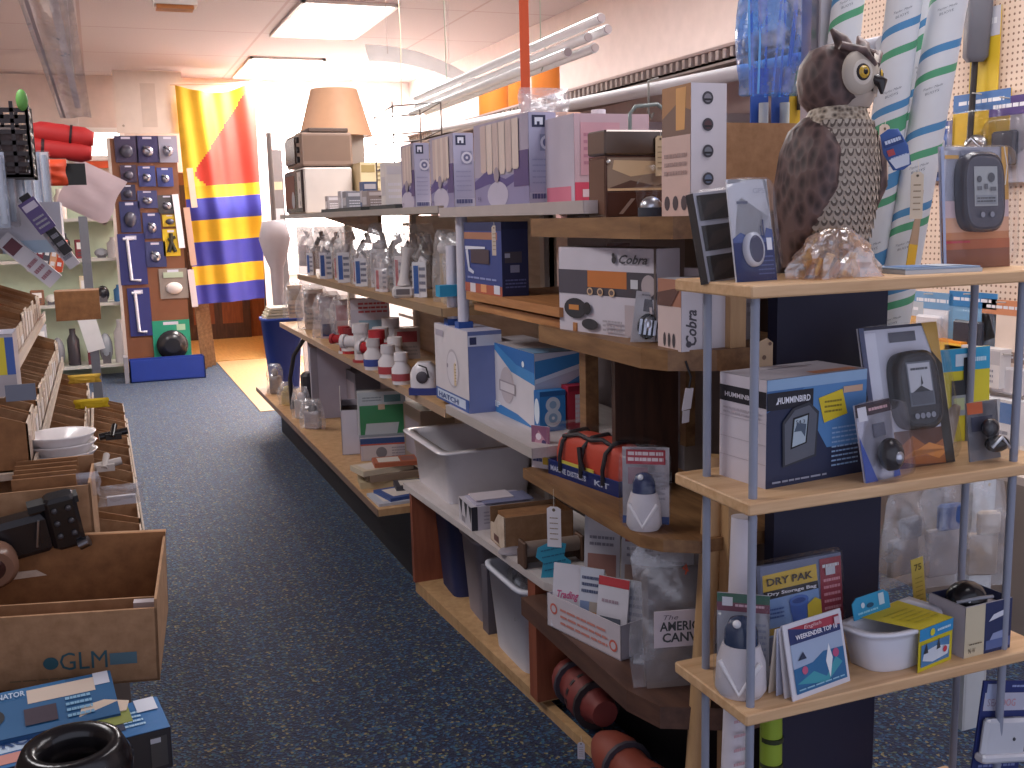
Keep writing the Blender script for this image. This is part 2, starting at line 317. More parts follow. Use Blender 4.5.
# section B (near): thick brown shelves
B=T('shelving_unit','nearest brown wooden shelving bay with thick shelf edges beside the end display','shelf',(1.1,2.2,0)); o=(1.1,2.2,0)
def rshelf(z0,z1,c,y0,y1,x1=1.6,ch=.12,xa=1.1):
    # shelf with a clipped corner toward the camera
    m=MB(); m.prism([(xa-1.1,y1-2.2),(xa-1.1,y0+ch-2.2),(xa-1.1+.03,y0+ch*.45-2.2),(xa-1.1+ch,y0-2.2),(x1-1.1,y0-2.2),(x1-1.1,y1-2.2)],z1-z0,c,ax='z',at=z0); return m.build('shelf',B)
rshelf(1.492,1.54,'brownwood',1.86,2.64,x1=1.5,ch=.16); rshelf(1.207,1.253,'brownwood',1.9,2.6,x1=1.5); rshelf(.79,.82,'brownwood',1.93,2.74,x1=1.5,ch=.1)
rshelf(.355,.41,'darkwood2',1.9,2.78,x1=1.5,ch=.2)
MB().box(.14,.40,.82,.18,.44,1.207,'brownwood').build('upright',B)
MB().box(.16,-.29,0,.20,-.25,1.40,'tan').build('upright',B)
MB().box(.13,.2,.82,.32,.22,1.2,'darkwood').build('divider_panel',B)
MB().box(.46,-.28,0,.49,.4,1.53,'#6f625c').build('back_panel',B)
MB().box(.26,-.32,0,.56,-.285,1.39,'#191d3a').build('end_panel',B)
m=MB(); m.box(.26,-.28,0,.28,.5,.35,'#141016'); m.build('under_shelf_panel',B)
# low cabinet with white top
Lc=T('low_cabinet','low wooden cabinet with white worktop in front of the shelving, grey bins inside','cabinet',(1.12,3.2,0)); 
def skew(m,pts,z0,z1,c): m.prism([(x-1.12,y-3.2) for x,y in pts],z1-z0,c,ax='z',at=z0); return m
skew(MB(),[(1.09,4.05),(1.15,2.72),(1.19,2.64),(1.55,2.64),(1.55,4.05)],.445,.47,'whiteboard').build('worktop',Lc)
skew(MB(),[(1.12,4.03),(1.175,2.83),(1.55,2.83),(1.55,4.03)],.03,.05,'tan').build('base_board',Lc)
skew(MB(),[(1.11,4.03),(1.11,4.0),(1.55,4.0),(1.55,4.03)],.05,.445,'redwood').build('side_panel',Lc)
skew(MB(),[(1.155,2.86),(1.155,2.80),(1.55,2.80),(1.55,2.86)],.05,.445,'redwood').build('side_panel',Lc)
skew(MB(),[(1.12,4.03),(1.23,1.95),(1.26,1.95),(1.15,4.03)],.0,.03,'tan').build('plinth',Lc)
# ================================================================== end display shelves
E_=T('display_shelf_unit','beech end display unit with three shelves on thin grey metal tubes','shelf',(1.45,1.72,0)); 
ex0,ex1,ey0,ey1=1.083,1.86,1.575,1.845
def esh(z): return MB().box(ex0-1.45,ey0-1.72,z-.024,ex1-1.45,ey1-1.72,z,'beech',bev=.003).build('shelf',E_)
for z in (1.415,1.01,.59,.17): esh(z)
for x,y in ((1.112,1.605),(1.127,1.79),(1.765,1.605),(1.835,1.80)): MB().cyl((x-1.45,y-1.72,0),(x-1.45,y-1.72,1.391),.0085,'#8d93a5').build('tube_post',E_)
# ================================================================== neighbouring gondola behind, overhead rail and pipe
G=T('shelving_unit','tall shelving unit behind the main run with ribbed price rail along its top','shelf',(2.1,4.6,0)); o=(2.1,4.6,0)
shelf_part(G,o,1.98,2.7,2.03,2.4,6.8,2.05,'#8a7770'); m=MB()
for i in range(95): y=2.72-4.6+i*.043; m.box(-.135,y,2.045,-.12,y+.018,2.075,'#d8c8be')
m.box(-.12,-1.9,2.03,-.11,2.2,2.085,'#7a5a54'); m.box(-.14,-1.9,2.025,-.11,2.2,2.033,'#b8a8a0'); m.box(-.14,-1.9,2.077,-.11,2.2,2.087,'#c0a8a0'); m.build('price_rail',G)
MB().box(.1,-1.9,0,.14,2.2,2.03,'#c8b0ac').build('back_panel',G)
shelf_part(G,o,1.9,2.7,1.5,2.2,6.8,1.52,'#b0a29a'); shelf_part(G,o,1.85,2.7,.9,2.2,6.8,.92,'#b0a29a')
for y in (-1.88,.2,2.1): MB().box(-.02,y-.02,0,.02,y+.02,2.03,'#b5a9a2').build('upright',G)
for y in (2.95,4.4,6.0): MB().tube([(-.1,y-4.6,2.03),(.1,y-4.6,1.80)],.008,'#c0b4ae').build('bracket',G)
MB().cyl((1.9,2.2,1.955),(1.9,6.0,2.055),.024,'#d5d2d6').build('metal_pipe',label='thick silvery pole running lengthwise under the ribbed rail',cat='pole')

# goods on the high back shelf, seen between the pole and the cartons
for i,(y,w,h,c,nm) in enumerate([(2.95,.22,.30,'#3a3436','black'),(3.25,.2,.36,'#e0d0cc','pinkish white'),(3.52,.2,.25,'#c46a74','rose red'),(3.8,.22,.38,'#d8d4da','white'),(4.1,.2,.22,'#5c4a48','brown'),(4.4,.2,.34,'#e4b8b4','pale pink'),(4.7,.22,.28,'#cfcad0','light grey'),(5.0,.2,.36,'#d8a090','salmon'),(5.3,.2,.24,'#e8e0dc','ivory'),(5.6,.2,.33,'#a8a0a4','mid grey')]):
    t=T('shelf_carton','%s carton on the high back shelf beneath the silvery pole'%nm,'carton',(2.06,y,1.5205)); m=MB(); m.box(-.12,-w/2,0,.1,w/2,h,c); m.L.rect(.1,.55,.9,.9,'#efe6e4').lines(.15,.1,.85,.45,3,'#8a7c80'); m.F.rect(.1,.1,.9,.5,'#b8a8ac'); m.build('carton_body',t)
# ================================================================== generic goods
def pricetag(parent,x,y,z,w=.016,h=.075,c='#d9c3a0',L=.02,rz=0,tilt=0,name='price_tag'):
    """paper tag hanging on a string; (x,y,z) = top of string, tag faces -Y before rz"""
    m=MB(); m.T=Matrix.Translation((x,y,z))@Matrix.Rotation(rz,4,'Z')@Matrix.Rotation(tilt,4,'Y')
    m.tube([(0,0,0),(.001,-.001,-L*.5),(0,0,-L-.006)],.0007,'#e8e0d0',n=5)
    m.prism([(-w/2,-L-h),(w/2,-L-h),(w/2,-L-.006),(w/4,-L),(-w/4,-L),(-w/2,-L-.006)],.0012,c)
    f=Face(m,(-w/2,0,-L-h),(w,0,0),(0,0,h)); f.N=Vector((0,-1,0)); f.disc(.5,.92,w*.12,'#6a5a48',n=8); f.lines(.2,.15,.8,.8,5,'#9a8468',.2)
    return m.build(name,parent)
def bubble(parent,x0,x1,z0,z1,d,y=0,mat='clear',name='clear_blister',rings=4,p=5):
    m=MB(); cx,cz=(x0+x1)/2,(z0+z1)/2; rx,rz=(x1-x0)/2,(z1-z0)/2
    m.T=Matrix.Translation((cx,y,cz))@Matrix.Rotation(R(90),4,'X')
    m.loft([(0,0,0,rx,rz),(0,0,d*.6,rx*.97,rz*.97),(0,0,d*.93,rx*.9,rz*.92),(0,0,d,rx*.75,rz*.8)],mat,n=20,p=p)
    return m.build(name,parent)
def pillow(m,w,d,h,mat,crump=.12,seed=1,nu=12,nv=12,neck=None):
    rd=random.Random(seed); ph=[rd.uniform(0,6.28) for _ in range(6)]
    def fn(side):
        def g(u,v):
            x=(u-.5)*w; z=v*h; prof=max(0,(math.sin(math.pi*u)*math.sin(math.pi*min(1,max(0,v))))) **.55
            wob=1+crump*(math.sin(9*u+ph[0])*math.cos(7*v+ph[1])+.6*math.sin(17*v+ph[2]+5*u))
            nk=1. if neck is None else 1-(1-neck)*max(0,(v-.6)/.4)**1.3
            return (x*nk*(1+.05*math.sin(8*v+ph[3])),side*d/2*prof*wob,z)
        return g
    m.grid(fn(-1),nu,nv,mat); m.grid(fn(1),nu,nv,mat); return m
def rackspan(z,X,xfar,xnear,xback,ytop):
    yn=yat(xnear,X,z); yf=yat(xfar,X,z); w=xat(xback,yn,z)-X; h=zat(ytop,X,yn)-z
    return (X+w/2,yn,z),w,yf-yn,h
def front2(pl,pr,z,ytop,Yfix=None):
    a=P(*pl,1,Yfix) if Yfix else P(*pl,2,z); b=P(*pr,1,Yfix) if Yfix else P(*pr,2,z); a.z=b.z=z
    h=zat(ytop,a.x,a.y)-z; c=(a+b)/2; return (c.x,c.y,z),(b-a).length,math.atan2(b.y-a.y,b.x-a.x),h
SLOT='#26252b'
# ---------------------------------------------------------------- top shelf, middle bay: three lilac lamp cartons
def lampcarton(name,label,loc,w,d,h,scale=1):
    t=T(name,label,'carton',loc,group='pale lilac cartons on the top shelf')
    m=MB(); m.box(-w/2,0,0,w/2,d,h,'#b9b2cc'); L,Fc,Tp=m.L,m.F,m.Tp
    L.rect(0,0,1,1,'#a79db0'); L.rect(0,.0,1,.35,'#8f88ad'); L.poly([(0,.3),(.25,.42),(.6,.3),(1,.42),(1,.36),(.6,.2),(.3,.26),(0,.2)],'#5a4c86'); L.disc(.45,.12,.35*h,'#bdb6ca',rv=.16*h,n=24); L.rect(.75,.2,1,.6,'#5d4a7c')
    for i in range(6): u=.14+i*.12; L.poly([(u,.42),(u+.02,.4-.04*math.sin(i/5*3.14)),(u+.09,.4-.04*math.sin(i/5*3.14)),(u+.11,.42),(u+.11,.97),(u,.97)],'#d9c6bd' if i%2 else '#c9b3ad')
    L.disc(.45,.36,.09*h,'#9c8f9b').text('9.9',.08,.05,.06,'#554b78')
    Fc.rect(0,0,1,1,'#b3b2cb').rect(0,.0,1,.12,'#c9c8da').rect(.12,.84,.62,.97,'#2e3350').rect(.22,.865,.52,.945,'#e4e6f2').rect(.3,.84,.4,.9,'#2e3350').rect(.4,.58,.9,.76,'#8e90ac').disc(.65,.67,.08*h,'#d9d7e4',n=16).disc(.65,.67,.05*h,'#6d6f92',n=16).disc(.65,.67,.02*h,'#d9d7e4',n=10)
    Fc.lines(.08,.03,.9,.10,1,'#5f628c',.8).lines(.1,.2,.85,.52,5,'#9fa0be',.25)
    m.build('carton_body',t)
    MB().box(-w/2+.004,.004,h+.0005,w/2-.004,d-.004,h+.002,'#c9b2b4').build('lid_flap',t)
    return t
for (xf,xn,xb,yt),lb in zip([(403,416,431,143),(432,455,475,133),(476,530,557,112)],['smallest pale lilac carton with logo square, next to the white upright post','middle pale lilac carton with two ribbed lobes pictured on its side','largest pale lilac carton with ribbed lampshade picture, beside the orange strap']):
    loc,w,d,h=rackspan(1.582,1.12,xf,xn,xb,yt); lampcarton('lamp_carton',lb,loc,w,d,h)
# pinkish carton + red base
loc,w,d,h=rackspan(1.582,1.32,560,584,640,105); loc=(loc[0],2.5,1.582)
t=T('pink_carton','pinkish white carton with red lower corner behind the stainless grill','carton',(xat(575,2.5,1.6)+.17,2.5,1.582)); m=MB(); m.box(-.17,0,0,.05,.2,.225,'#d9b9c0'); m.L.rect(0,0,1,1,'#c0b6c4').rect(.1,0,.9,.18,'#d2788e'); m.F.rect(0,0,.55,.22,'#e2506a').rect(.08,.3,.6,.9,'#e0aab4').rect(.1,.05,.3,.14,'#f4d8dc').lines(.12,.4,.5,.8,5,'#c98a9a'); m.build('carton_body',t)
MB().cyl((-.05,.1,.225),(-.05,.1,.245),.02,'#e6e2e6').build('cap',t)
# ---------------------------------------------------------------- top shelf, near bay
# stainless grill
loc,w,d,h=rackspan(1.53,1.16,584,592,672,130); 
t=T('portable_grill','stainless steel box grill with folding handle on lid and manila tag','grill',(1.25,2.26,1.54)); w=.225;d=.09
m=MB(); m.box(-w/2,0,.0,w/2,d,.145,'#5b4038:g'); m.F.rect(.02,.45,.9,.97,'#9b8674:g').poly([(.08,.78),(.3,.66),(.75,.74),(.88,.9),(.1,.93)],'#d2b48e').poly([(.05,.48),(.3,.6),(.6,.5),(.88,.62),(.88,.52),(.05,.46)],'#5a3c30').rect(.02,.43,.9,.47,'#d9b48a').rect(.02,.02,.9,.4,'#4b2e26:g').poly([(.15,.05),(.3,.3),(.35,.3),(.2,.05)],'#8b7468'); m.L.rect(.05,.05,.95,.95,'#6d4a38'); m.build('glass_body',t)  # brown reflections painted on the body front as flat patches
m=MB(); m.box(-w/2-.004,-.006,.147,w/2+.004,d,.205,'#7d7570:m',bev=.004); m.build('lid',t)
m=MB(); m.tube([(-.035,.02,.205),(-.035,.02,.245),(-.02,.02,.262),(.04,.02,.268),(.06,.02,.255),(.08,.02,.21)],.005,'#8a9490:g'); m.build('handle',t)

for lx in (-.105,.09): MB().ball(lx,-.004,.13,.006,.004,.006,'#d8d4d0:m').build('latch',t)
pricetag(t,.03,-.012,.205,w=.026,h=.095,L=.014)
# dome light in clear bag
t=T('bagged_dome_light','small chromed dome light in a clear pointed bag before the grill','light',(P(651,205,1,2.12).x,2.12,1.54))
m=MB(); m.ball(0,0,.022,.026,.026,.024,'#c9ccd4:m').cyl((0,0,0),(0,0,.02),.03,'#3a3f4c'); m.build('lamp_body',t); m=MB(); pillow(m,.075,.05,.115,'clear',seed=3,neck=.35); m.build('clear_bag',t)
# tall speaker-like carton with four dark circles
loc,w,d,h=rackspan(1.53,1.255,668,692,728,96); loc=(1.25,1.93,1.54)
t=T('tall_carton','tall white carton with four dark round pictures and sunset side','carton',(1.222,1.94,1.54)); m=MB(); w=.087;h=.275;d=.12; m.box(-w/2,0,0,w/2,d,h,'#dcd6dc')
for i,v in enumerate((.89,.69,.49,.28)): m.F.disc(.46,v,.0135,'#4a474f',n=18).disc(.46,v,.009,['#8d8a92','#5c4146','#7f838c','#6f7d96'][i],n=14).rect(.36,v-.02,.56,v-.005,'#2c2a30')
m.L.rect(0,.62,1,1,'#b98a62').poly([(0,.62),(1,.62),(1,.8),(.5,.86),(0,.76)],'#8a6f62').poly([(.5,.66),(.8,.66),(.85,.98),(.5,.98)],'#e8b070').rect(0,0,1,.62,'#dfc0b6').disc(.2,.1,.012,'#564a50',rv=.016,n=12).disc(.5,.1,.012,'#564a50',rv=.016,n=12).disc(.8,.1,.012,'#564a50',rv=.016,n=12).lines(.1,.3,.9,.5,3,'#b79a94')
m.build('carton_body',t)
t=T('cardboard_box','brown cardboard box standing open behind the plastic owl','box',(1.43,2.0,1.54)); m=MB(); W,D,Hh=.27,.12,.2
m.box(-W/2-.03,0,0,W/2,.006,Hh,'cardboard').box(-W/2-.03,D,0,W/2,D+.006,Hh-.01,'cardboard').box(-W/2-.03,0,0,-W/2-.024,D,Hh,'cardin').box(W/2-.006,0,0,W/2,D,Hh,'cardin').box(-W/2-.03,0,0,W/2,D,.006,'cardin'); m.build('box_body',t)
# ---------------------------------------------------------------- middle shelf, near bay: navigation box etc.
loc,w,rz,h=front2((560,330),(657,343),1.25,247)
t=T('instrument_carton','white and orange carton picturing a two way radio, on thick brown shelf','carton',loc,rz); w,hh=.345,.225
w=(P(657,343,2,1.25)-P(560,330,2,1.25)).length
m=MB(); m.box(-w/2,0,0,w/2,.07,h,'#cfc9d3'); f=m.F
f.rect(0,.46,1,.74,'#4c4750').rect(.32,.55,.72,.74,'#c9783e').rect(.0,.46,.32,.74,'#544f5a').rect(.76,.56,.83,.66,'#cfd0d6').disc(.93,.6,.026,'#b4a7aa').rect(.98,0,1,1,'#6a5c58')
for u in (.35,.46,.58): f.disc(u,.5,.012,'#d8b490',rv=.01,n=14).disc(u,.5,.008,'#6a5a58',rv=.006,n=12)
f.text('Cobra',.66,.83,.1,'#4a4850',maxu=.27,bold=True,shear=.4).disc(.61,.87,.009,'#3c3a40').disc(.605,.92,.006,'#3c3a40')
f.disc(.2,.29,.048,'#37363c',rv=.026,n=18).rect(.13,.27,.24,.33,'#d08a4a').disc(.33,.3,.016,'#2c2b30').disc(.36,.12,.034,'#3a3940',rv=.014,n=18).rect(.72,.04,.98,.38,'#b9adb3').disc(.88,.19,.012,'#4a474e').lines(.5,.05,.7,.2,3,'#a7a0a8')
m.Tp.rect(0,0,1,1,'#bdb4bb'); m.build('carton_body',t)
# hanging twist blister with headset in front
t=T('blister_pack','clear blister with black and chrome fitting leaning on the radio carton','blister pack',(1.155,2.1,1.25),R(-18),rot=(R(-8),R(8),R(-25)))
m=MB(); m.box(-.034,.01,0,.034,.012,.12,'#c9c6cc'); m.F.rect(.3,.62,.75,.86,'#5a5660').lines(.2,.9,.8,.97,1,'#8a8790'); m.build('card',t)
m=MB(); m.ball(0,-.006,.04,.024,.014,.03,'#23242a:g').ball(.0,-.014,.045,.012,.01,.018,'#c2c6d0:m'); 
for i in range(4): m.box(-.02+i*.011,-.022,.02,-.014+i*.011,-.018,.055,'#b9bcc8:m')
m.build('fitting',t); bubble(t,-.036,.036,.0,.115,.03,y=.008)
t=T('tall_carton','slim white carton with grey lettering up its spine, right of the radio carton','carton',(1.20,1.93,1.25)); m=MB(); m.box(-.05,0,0,.075,.10,.155,'#d8d4dc')
m.L.rect(0,0,1,.62,'#d9c4c0').rect(0,.62,1,1,'#b07a64').disc(.3,.14,.006,'#4c464c',rv=.016,n=10).disc(.5,.14,.006,'#4c464c',rv=.016,n=10).disc(.7,.14,.006,'#4c464c',rv=.016,n=10).poly([(0,.62),(.6,.62),(1,.9),(0,.8)],'#6a4a44')
m.F.text('Cobra',.3,.08,.22,'#55525c',maxu=.5,bold=True,shear=.3,up=True).disc(.14,.1,.007,'#55525c').rect(.42,0,.46,1,'#bcb8c4'); m.build('carton_body',t)
t=T('white_carton','plain white carton lying at the back of the brown middle shelf','carton',(1.33,2.02,1.25)); m=MB(); m.box(-.06,0,0,.07,.1,.17,'#cfc8d0'); m.F.lines(.1,.3,.9,.8,4,'#b2aab6'); m.build('carton_body',t)
# bag pack at back-left of near bay (x 545-570)
t=T('blister_pack','pale pink hanging pack with black base beside the navy bracket carton','blister pack',(1.3,2.5,1.31)); m=MB(); m.box(-.04,.0,.04,.03,.004,.16,'#cbb4bc'); m.F.rect(.1,.5,.35,.9,'#e6e0e6').lines(.4,.1,.9,.9,7,'#a58d98'); m.build('card',t); MB().box(-.06,-.02,0,.04,.03,.035,'#2c2729:g').build('base',t); bubble(t,-.036,.026,.05,.15,.02)
# ---------------------------------------------------------------- navy bracket carton (middle bay, orange wood)
loc,w,d,h=rackspan(1.31,1.115,466,503,529,222)
t=T('bracket_carton','navy blue carton picturing metal brackets on the orange wood shelf','carton',loc); m=MB(); m.box(-w/2,0,0,w/2,d,h,'#232c5e')
L=m.L; L.rect(0,0,1,1,'#38488a').rect(0,.88,1,1,'#27315e').rect(0,.76,.9,.86,'#a9745a').rect(.0,.0,1,.13,'#b05c48').rect(.15,.0,.3,.13,'#d9d4dc').rect(.45,.02,.6,.13,'#e0a070').rect(.8,.02,.95,.14,'#d8dceb').poly([(.05,.6),(.12,.62),(.16,.35),(.28,.3),(.26,.26),(.12,.3)],'#cdd2e6').rect(.2,.42,.7,.62,'#4a3a44').poly([(.05,.66),(.6,.66),(.6,.63),(.05,.61)],'#d9dcea').lines(.1,.18,.9,.24,1,'#8f9acc')
Fc=m.F; Fc.rect(0,0,1,1,'#232a52').rect(.1,.45,.75,.6,'#4a4550').rect(.1,.52,.3,.58,'#a8acc0').rect(.3,.32,.65,.42,'#8b8ea8').lines(.1,.1,.9,.24,3,'#5d6596').rect(0,.9,1,1,'#1b2144')
m.build('carton_body',t); pricetag(t,-w/2-.004,.05,h-.0,w=.02,h=.09,c='#cfc0b0',rz=R(-60),L=.01)
# ---------------------------------------------------------------- white shelf, middle bay
loc,w,d,h=rackspan(.895,1.115,437,470,482,332); w=.12
loc=(1.115+w/2,loc[1],.895)
t=T('hatch_carton','white carton with round hatch picture standing left of the blue striped carton','carton',loc); m=MB(); m.box(-w/2,0,0,w/2,d,h,'#c3c1d6'); L=m.L
L.rect(0,0,1,1,'#d3cdd3').rect(0,0,1,.16,'#3d5ca0').rect(.05,.03,.9,.14,'#c7d4ea').disc(.55,.48,.068,'#b9b2bc',n=28).disc(.55,.48,.06,'#d5d0d8',n=28).disc(.4,.5,.008,'#8c8696').rect(.05,.85,.3,.93,'#a8a2b2').text('HATCH',.1,.045,.07,'#34508f',maxu=.6,bold=True)
m.F.rect(0,0,1,1,'#7584b8').rect(0,.82,1,.95,'#dfe2f0').rect(.05,.84,.25,.93,'#3a3f68'); m.build('carton_body',t); pricetag(t,-w/2-.002,d*.35,h*.62,w=.024,h=.08,rz=R(-70),L=.015)
loc,w,d,h=rackspan(.895,1.21,482,536,584,354)
t=T('pump_carton','large white and blue wave printed carton on the white middle shelf','carton',loc); m=MB(); m.box(-w/2,0,0,w/2,d,h,'#c8c9da'); L=m.L
L.rect(0,0,1,1,'#d2ced6').poly([(0,1),(0,.86),(.3,.9),(.6,.66),(1,.58),(1,1)],'#4489c8').poly([(.3,1),(.7,.78),(1,.74),(1,1)],'#2d6cb4').poly([(0,0),(0,.28),(.3,.14),(.7,.1),(1,0)],'#3c7fc0').disc(.52,.45,.06,'#bfb6bd',n=26).rect(.38,.34,.68,.5,'#9d949e').rect(.4,.36,.66,.48,'#d8d2d8').text('PUMP',.05,.08,.09,'#e6eef8',maxu=.35,bold=True).disc(.82,.82,.01,'#e8eef6')
Fc=m.F; Fc.rect(0,0,1,1,'#c9cada').poly([(0,.9),(1,.98),(1,.84),(0,.66)],'#3f88c6').poly([(0,.66),(1,.84),(1,.78),(0,.6)],'#dfe6f2').poly([(0,.35),(1,.7),(1,.4),(0,.1)],'#4f8ec8').poly([(0,.3),(1,.55),(1,.5),(0,.22)],'#d0d8ea').rect(0,0,1,.12,'#2f6fb4')
m.Tp.rect(0,0,1,1,'#b9b2b6').poly([(0,0),(1,0),(1,.12),(0,.3)],'#7fa6ca'); m.build('carton_body',t)
pricetag(t,-w/2-.002,d*.75,h*.95,w=.02,h=.12,c='#cdbfae',rz=R(-80),L=.006)
t=T('small_carton','small blue carton with white figure eight ring, before the wave carton','carton',(1.26,2.85,.895)); m=MB(); m.box(-.055,0,0,.03,.045,.125,'#2f82c8'); m.F.disc(.5,.33,.028,'#cfdcea',n=22).disc(.5,.33,.015,'#8fb0d0',n=18).disc(.5,.66,.024,'#cfdcea',n=22).disc(.5,.66,.012,'#8fb0d0',n=18).disc(.5,.33,.005,'#e9eef4').rect(0,.88,1,1,'#235f9c'); m.L.rect(0,0,1,1,'#2a6cb0').disc(.5,.5,.02,'#d8e2ee',rv=.04); m.build('carton_body',t)
t=T('small_carton','small red carton with white panel to the right of the figure eight carton','carton',(1.33,2.845,.895)); m=MB(); m.box(-.033,0,0,.045,.05,.135,'#b02840'); m.F.rect(.3,.15,.55,.8,'#e2dce4').lines(.3,.2,.9,.75,5,'#e8c8d0').rect(0,.88,1,1,'#8d1c34'); m.build('carton_body',t)
# ---------------------------------------------------------------- lower brown shelf: orange kit in blue tray, bilge pump blister
loc,w,rz,h=front2((553,492),(628,508),.82,428)
a=P(541,478,2,.80); 
t=T('safety_kit','orange kit bag with black straps in a blue lettered tray on brown shelf','kit bag',(1.172,2.49,.82),R(-80))
m=MB(); w=.33; d=.12
m.prism([(-w/2,0),(w/2,0),(w/2,.04),(-w/2,.04)],.003,'#273f94'); m.box(-w/2,0,0,w/2,.003,.042,'#273f94'); m.F.text('MARINE DISTRESS',.04,.3,.36,'#c8d2f0',maxu=.52,bold=True).text('KIT',.68,.3,.36,'#c8d2f0',maxu=.2,bold=True); m.box(w/2-.003,0,0,w/2,d,.042,'#1f357f'); m.R.text('MARINE',.1,.3,.34,'#a8b6e0',maxu=.6,bold=True); m.box(-w/2,d-.003,0,w/2,d,.06,'#1f357f').box(-w/2,0,0,-w/2+.003,d,.042,'#1f357f').box(-w/2,0,0,w/2,d,.004,'#1f357f'); m.build('tray',t)
m=MB(); rr=[]; 
for z,k in ((.006,.94),(.03,1),(.07,.99),(.1,.93),(.118,.82),(.126,.55)): rr.append((0,d/2,z,(w/2-.006)*k,(d/2-.005)*k))
m.loft(rr,'#cf4a34',n=32,p=4.5); m.build('orange_bag',t)
m=MB(); m.box(-.1,-.001,.043,.055,.001,.052,'#d9cf5a'); m.build('reflective_strip',t)
m=MB()
for x in (-.1,.0,.1): MB().tube([(x,-.003,.02),(x,-.004,.06),(x+.004,.004,.105),(x+.006,.03,.128),(x,.09,.13),(x,d,.1)],.006,'#221c24').build('strap',t)
m.tube([(-.1,.01,.118),(-.04,.02,.132),(.03,.01,.128),(.07,.02,.135),(.1,.03,.12)],.006,'#221c24'); m.build('handle_strap',t); MB().tube([(-.002,-.006,.105),(.012,-.012,.07),(.02,-.008,.045)],.007,'#1c181e').build('buckle',t)
t2=MB(); t2.box(-.045,0,0,.02,.003,.125,'#c9b8c4'); f=t2.F; f.rect(0,.45,1,1,'#8c5a78').poly([(.1,.5),(.4,.9),(.9,.6),(.7,.46)],'#c090a0').disc(.4,.75,.01,'#e8dce4').disc(.7,.62,.008,'#4c3a68').rect(0,.0,1,.42,'#d6cfd8').rect(.62,.1,.98,.28,'#d8b440').lines(.08,.12,.6,.24,1,'#3f4a80',.7)
t2.build('picture_card',t,loc=(-w/2-.05,.02,0),rz=R(20)); m=MB(); m.box(-w/2-.01,-.004,0,w/2+.012,d+.004,.145,'clear',bev=.01); m.build('clear_cover',t)
def bilge(t,s=1.,dome='#27345e',tall=.125,body='#d5d0d6'):
    m=MB(); m.loft([(0,-.035*s,0,.03*s,.026*s),(0,-.035*s,.01*s,.036*s,.03*s),(0,-.035*s,.05*s,.034*s,.029*s),(0,-.035*s,.075*s,.026*s,.024*s)],body,n=24); m.tube([(-.028*s,-.055*s,.055*s),(0,-.068*s,.012*s),(.028*s,-.055*s,.055*s)],.004*s,'#efecef'); m.build('pump_base',t)
    m=MB(); m.loft([(0,-.035*s,.075*s,.024*s,.022*s),(0,-.035*s,.095*s,.023*s,.021*s),(0,-.035*s,.11*s,.016*s,.015*s),(0,-.035*s,.115*s,.004,.004)],dome+':g',n=20); m.ball(-.005*s,-.05*s,.108*s,.006*s,.006*s,.006*s,'#eef0f6:g'); m.build('pump_motor',t)
t=T('bilge_pump_pack','clear blister of white bilge pump with navy motor beside orange kit bag','pump',(1.155,2.10,.82),rot=(0,0,R(-35))); t.scale=(1.1,1.1,1.12)
m=MB(); m.box(-.05,0,0,.05,.003,.165,'#cfcad2'); f=m.F; f.rect(.08,.78,.92,.97,'#b23a4a').lines(.12,.8,.88,.95,2,'#e8d8dc',.6).rect(.12,.52,.55,.74,'#a88a96').lines(.6,.3,.92,.7,6,'#a8a4b0').rect(0,0,1,.1,'#4a62a0'); m.build('card',t); bilge(t,1.05); bubble(t,-.055,.055,.0,.172,.07,p=6)
# ---------------------------------------------------------------- white tub etc. on the low cabinet
t=T('plastic_tub','large empty white plastic tub with wide flat rim on the low cabinet','tub',(1.325,3.86,.47),0); 
m=MB(); n=32; W,D_=.18,.24
def ring(k,z,g=0): return (0,0,z,W*(.6+.4*k)+g,D_*(.6+.4*k)+g)
m.loft([ring(.78,0),ring(.80,.004),ring(1,.20),ring(1,.205,.035),ring(1,.211,.035),ring(1,.211,-.006),ring(.97,.19,-.004),ring(.78,.01,-.004),ring(.1,.008)],'#dcd9e0:g',n=48,cap=False,p=12); m.add([(-W*.9,-D_*.9,.001),(W*.9,-D_*.9,.001),(W*.9,D_*.9,.001),(-W*.9,D_*.9,.001)],[(3,2,1,0)],'#cfccd6:g'); m.build('tub_body',t)
t=T('small_carton','white carton with black V pattern and papers on top, before the white tub','carton',(1.235,3.285,.47),R(-3)); m=MB(); w,d,h=.22,.16,.085; m.box(-w/2,0,0,w/2,d,h,'#c4bfc9'); m.L.rect(0,0,1,1,'#c9c4cc').poly([(.05,.98),(.3,.98),(.22,.3)],'#24222c').poly([(.45,.98),(.7,.98),(.58,.3)],'#24222c').poly([(.8,.98),(1,.98),(.95,.3)],'#24222c').rect(.25,.1,.5,.35,'#8f8a94'); m.F.rect(0,0,.1,1,'#2a2a36').lines(.2,.2,.8,.8,4,'#a29eac'); m.build('carton_body',t)
m=MB(); m.box(-.09,.01,h,.1,.15,h+.004,'#b9b4c8').box(-.06,.0,h+.004,.12,.12,h+.008,'#7c7fa0').box(-.08,.04,h+.008,.06,.14,h+.012,'#d2c8d0'); m.build('papers',t)
t=T('die_cut_box','brown cardboard display box with sloping cut side on the low cabinet','box',(1.265,3.02,.47),R(-3)); m=MB(); w,d,h=.24,.15,.115
m.box(-w/2,0,0,w/2,.003,h,'cardboard').box(-w/2,d,0,w/2,d+.003,h,'cardboard').box(-w/2,0,0,w/2,d,.003,'cardin'); m.prism([(0,0),(d,0),(d,h*.55),(d*.75,h*.6),(d*.45,h*.95),(0,h)],.004,'cardpale',ax='x',at=-w/2); Face(m,(-w/2-.0005,d,0),(0,-d,0),(0,0,h)).rect(.25,.1,.6,.3,'#6c4a44'); m.box(w/2-.003,0,0,w/2,d,h,'cardin'); m.build('box_body',t)
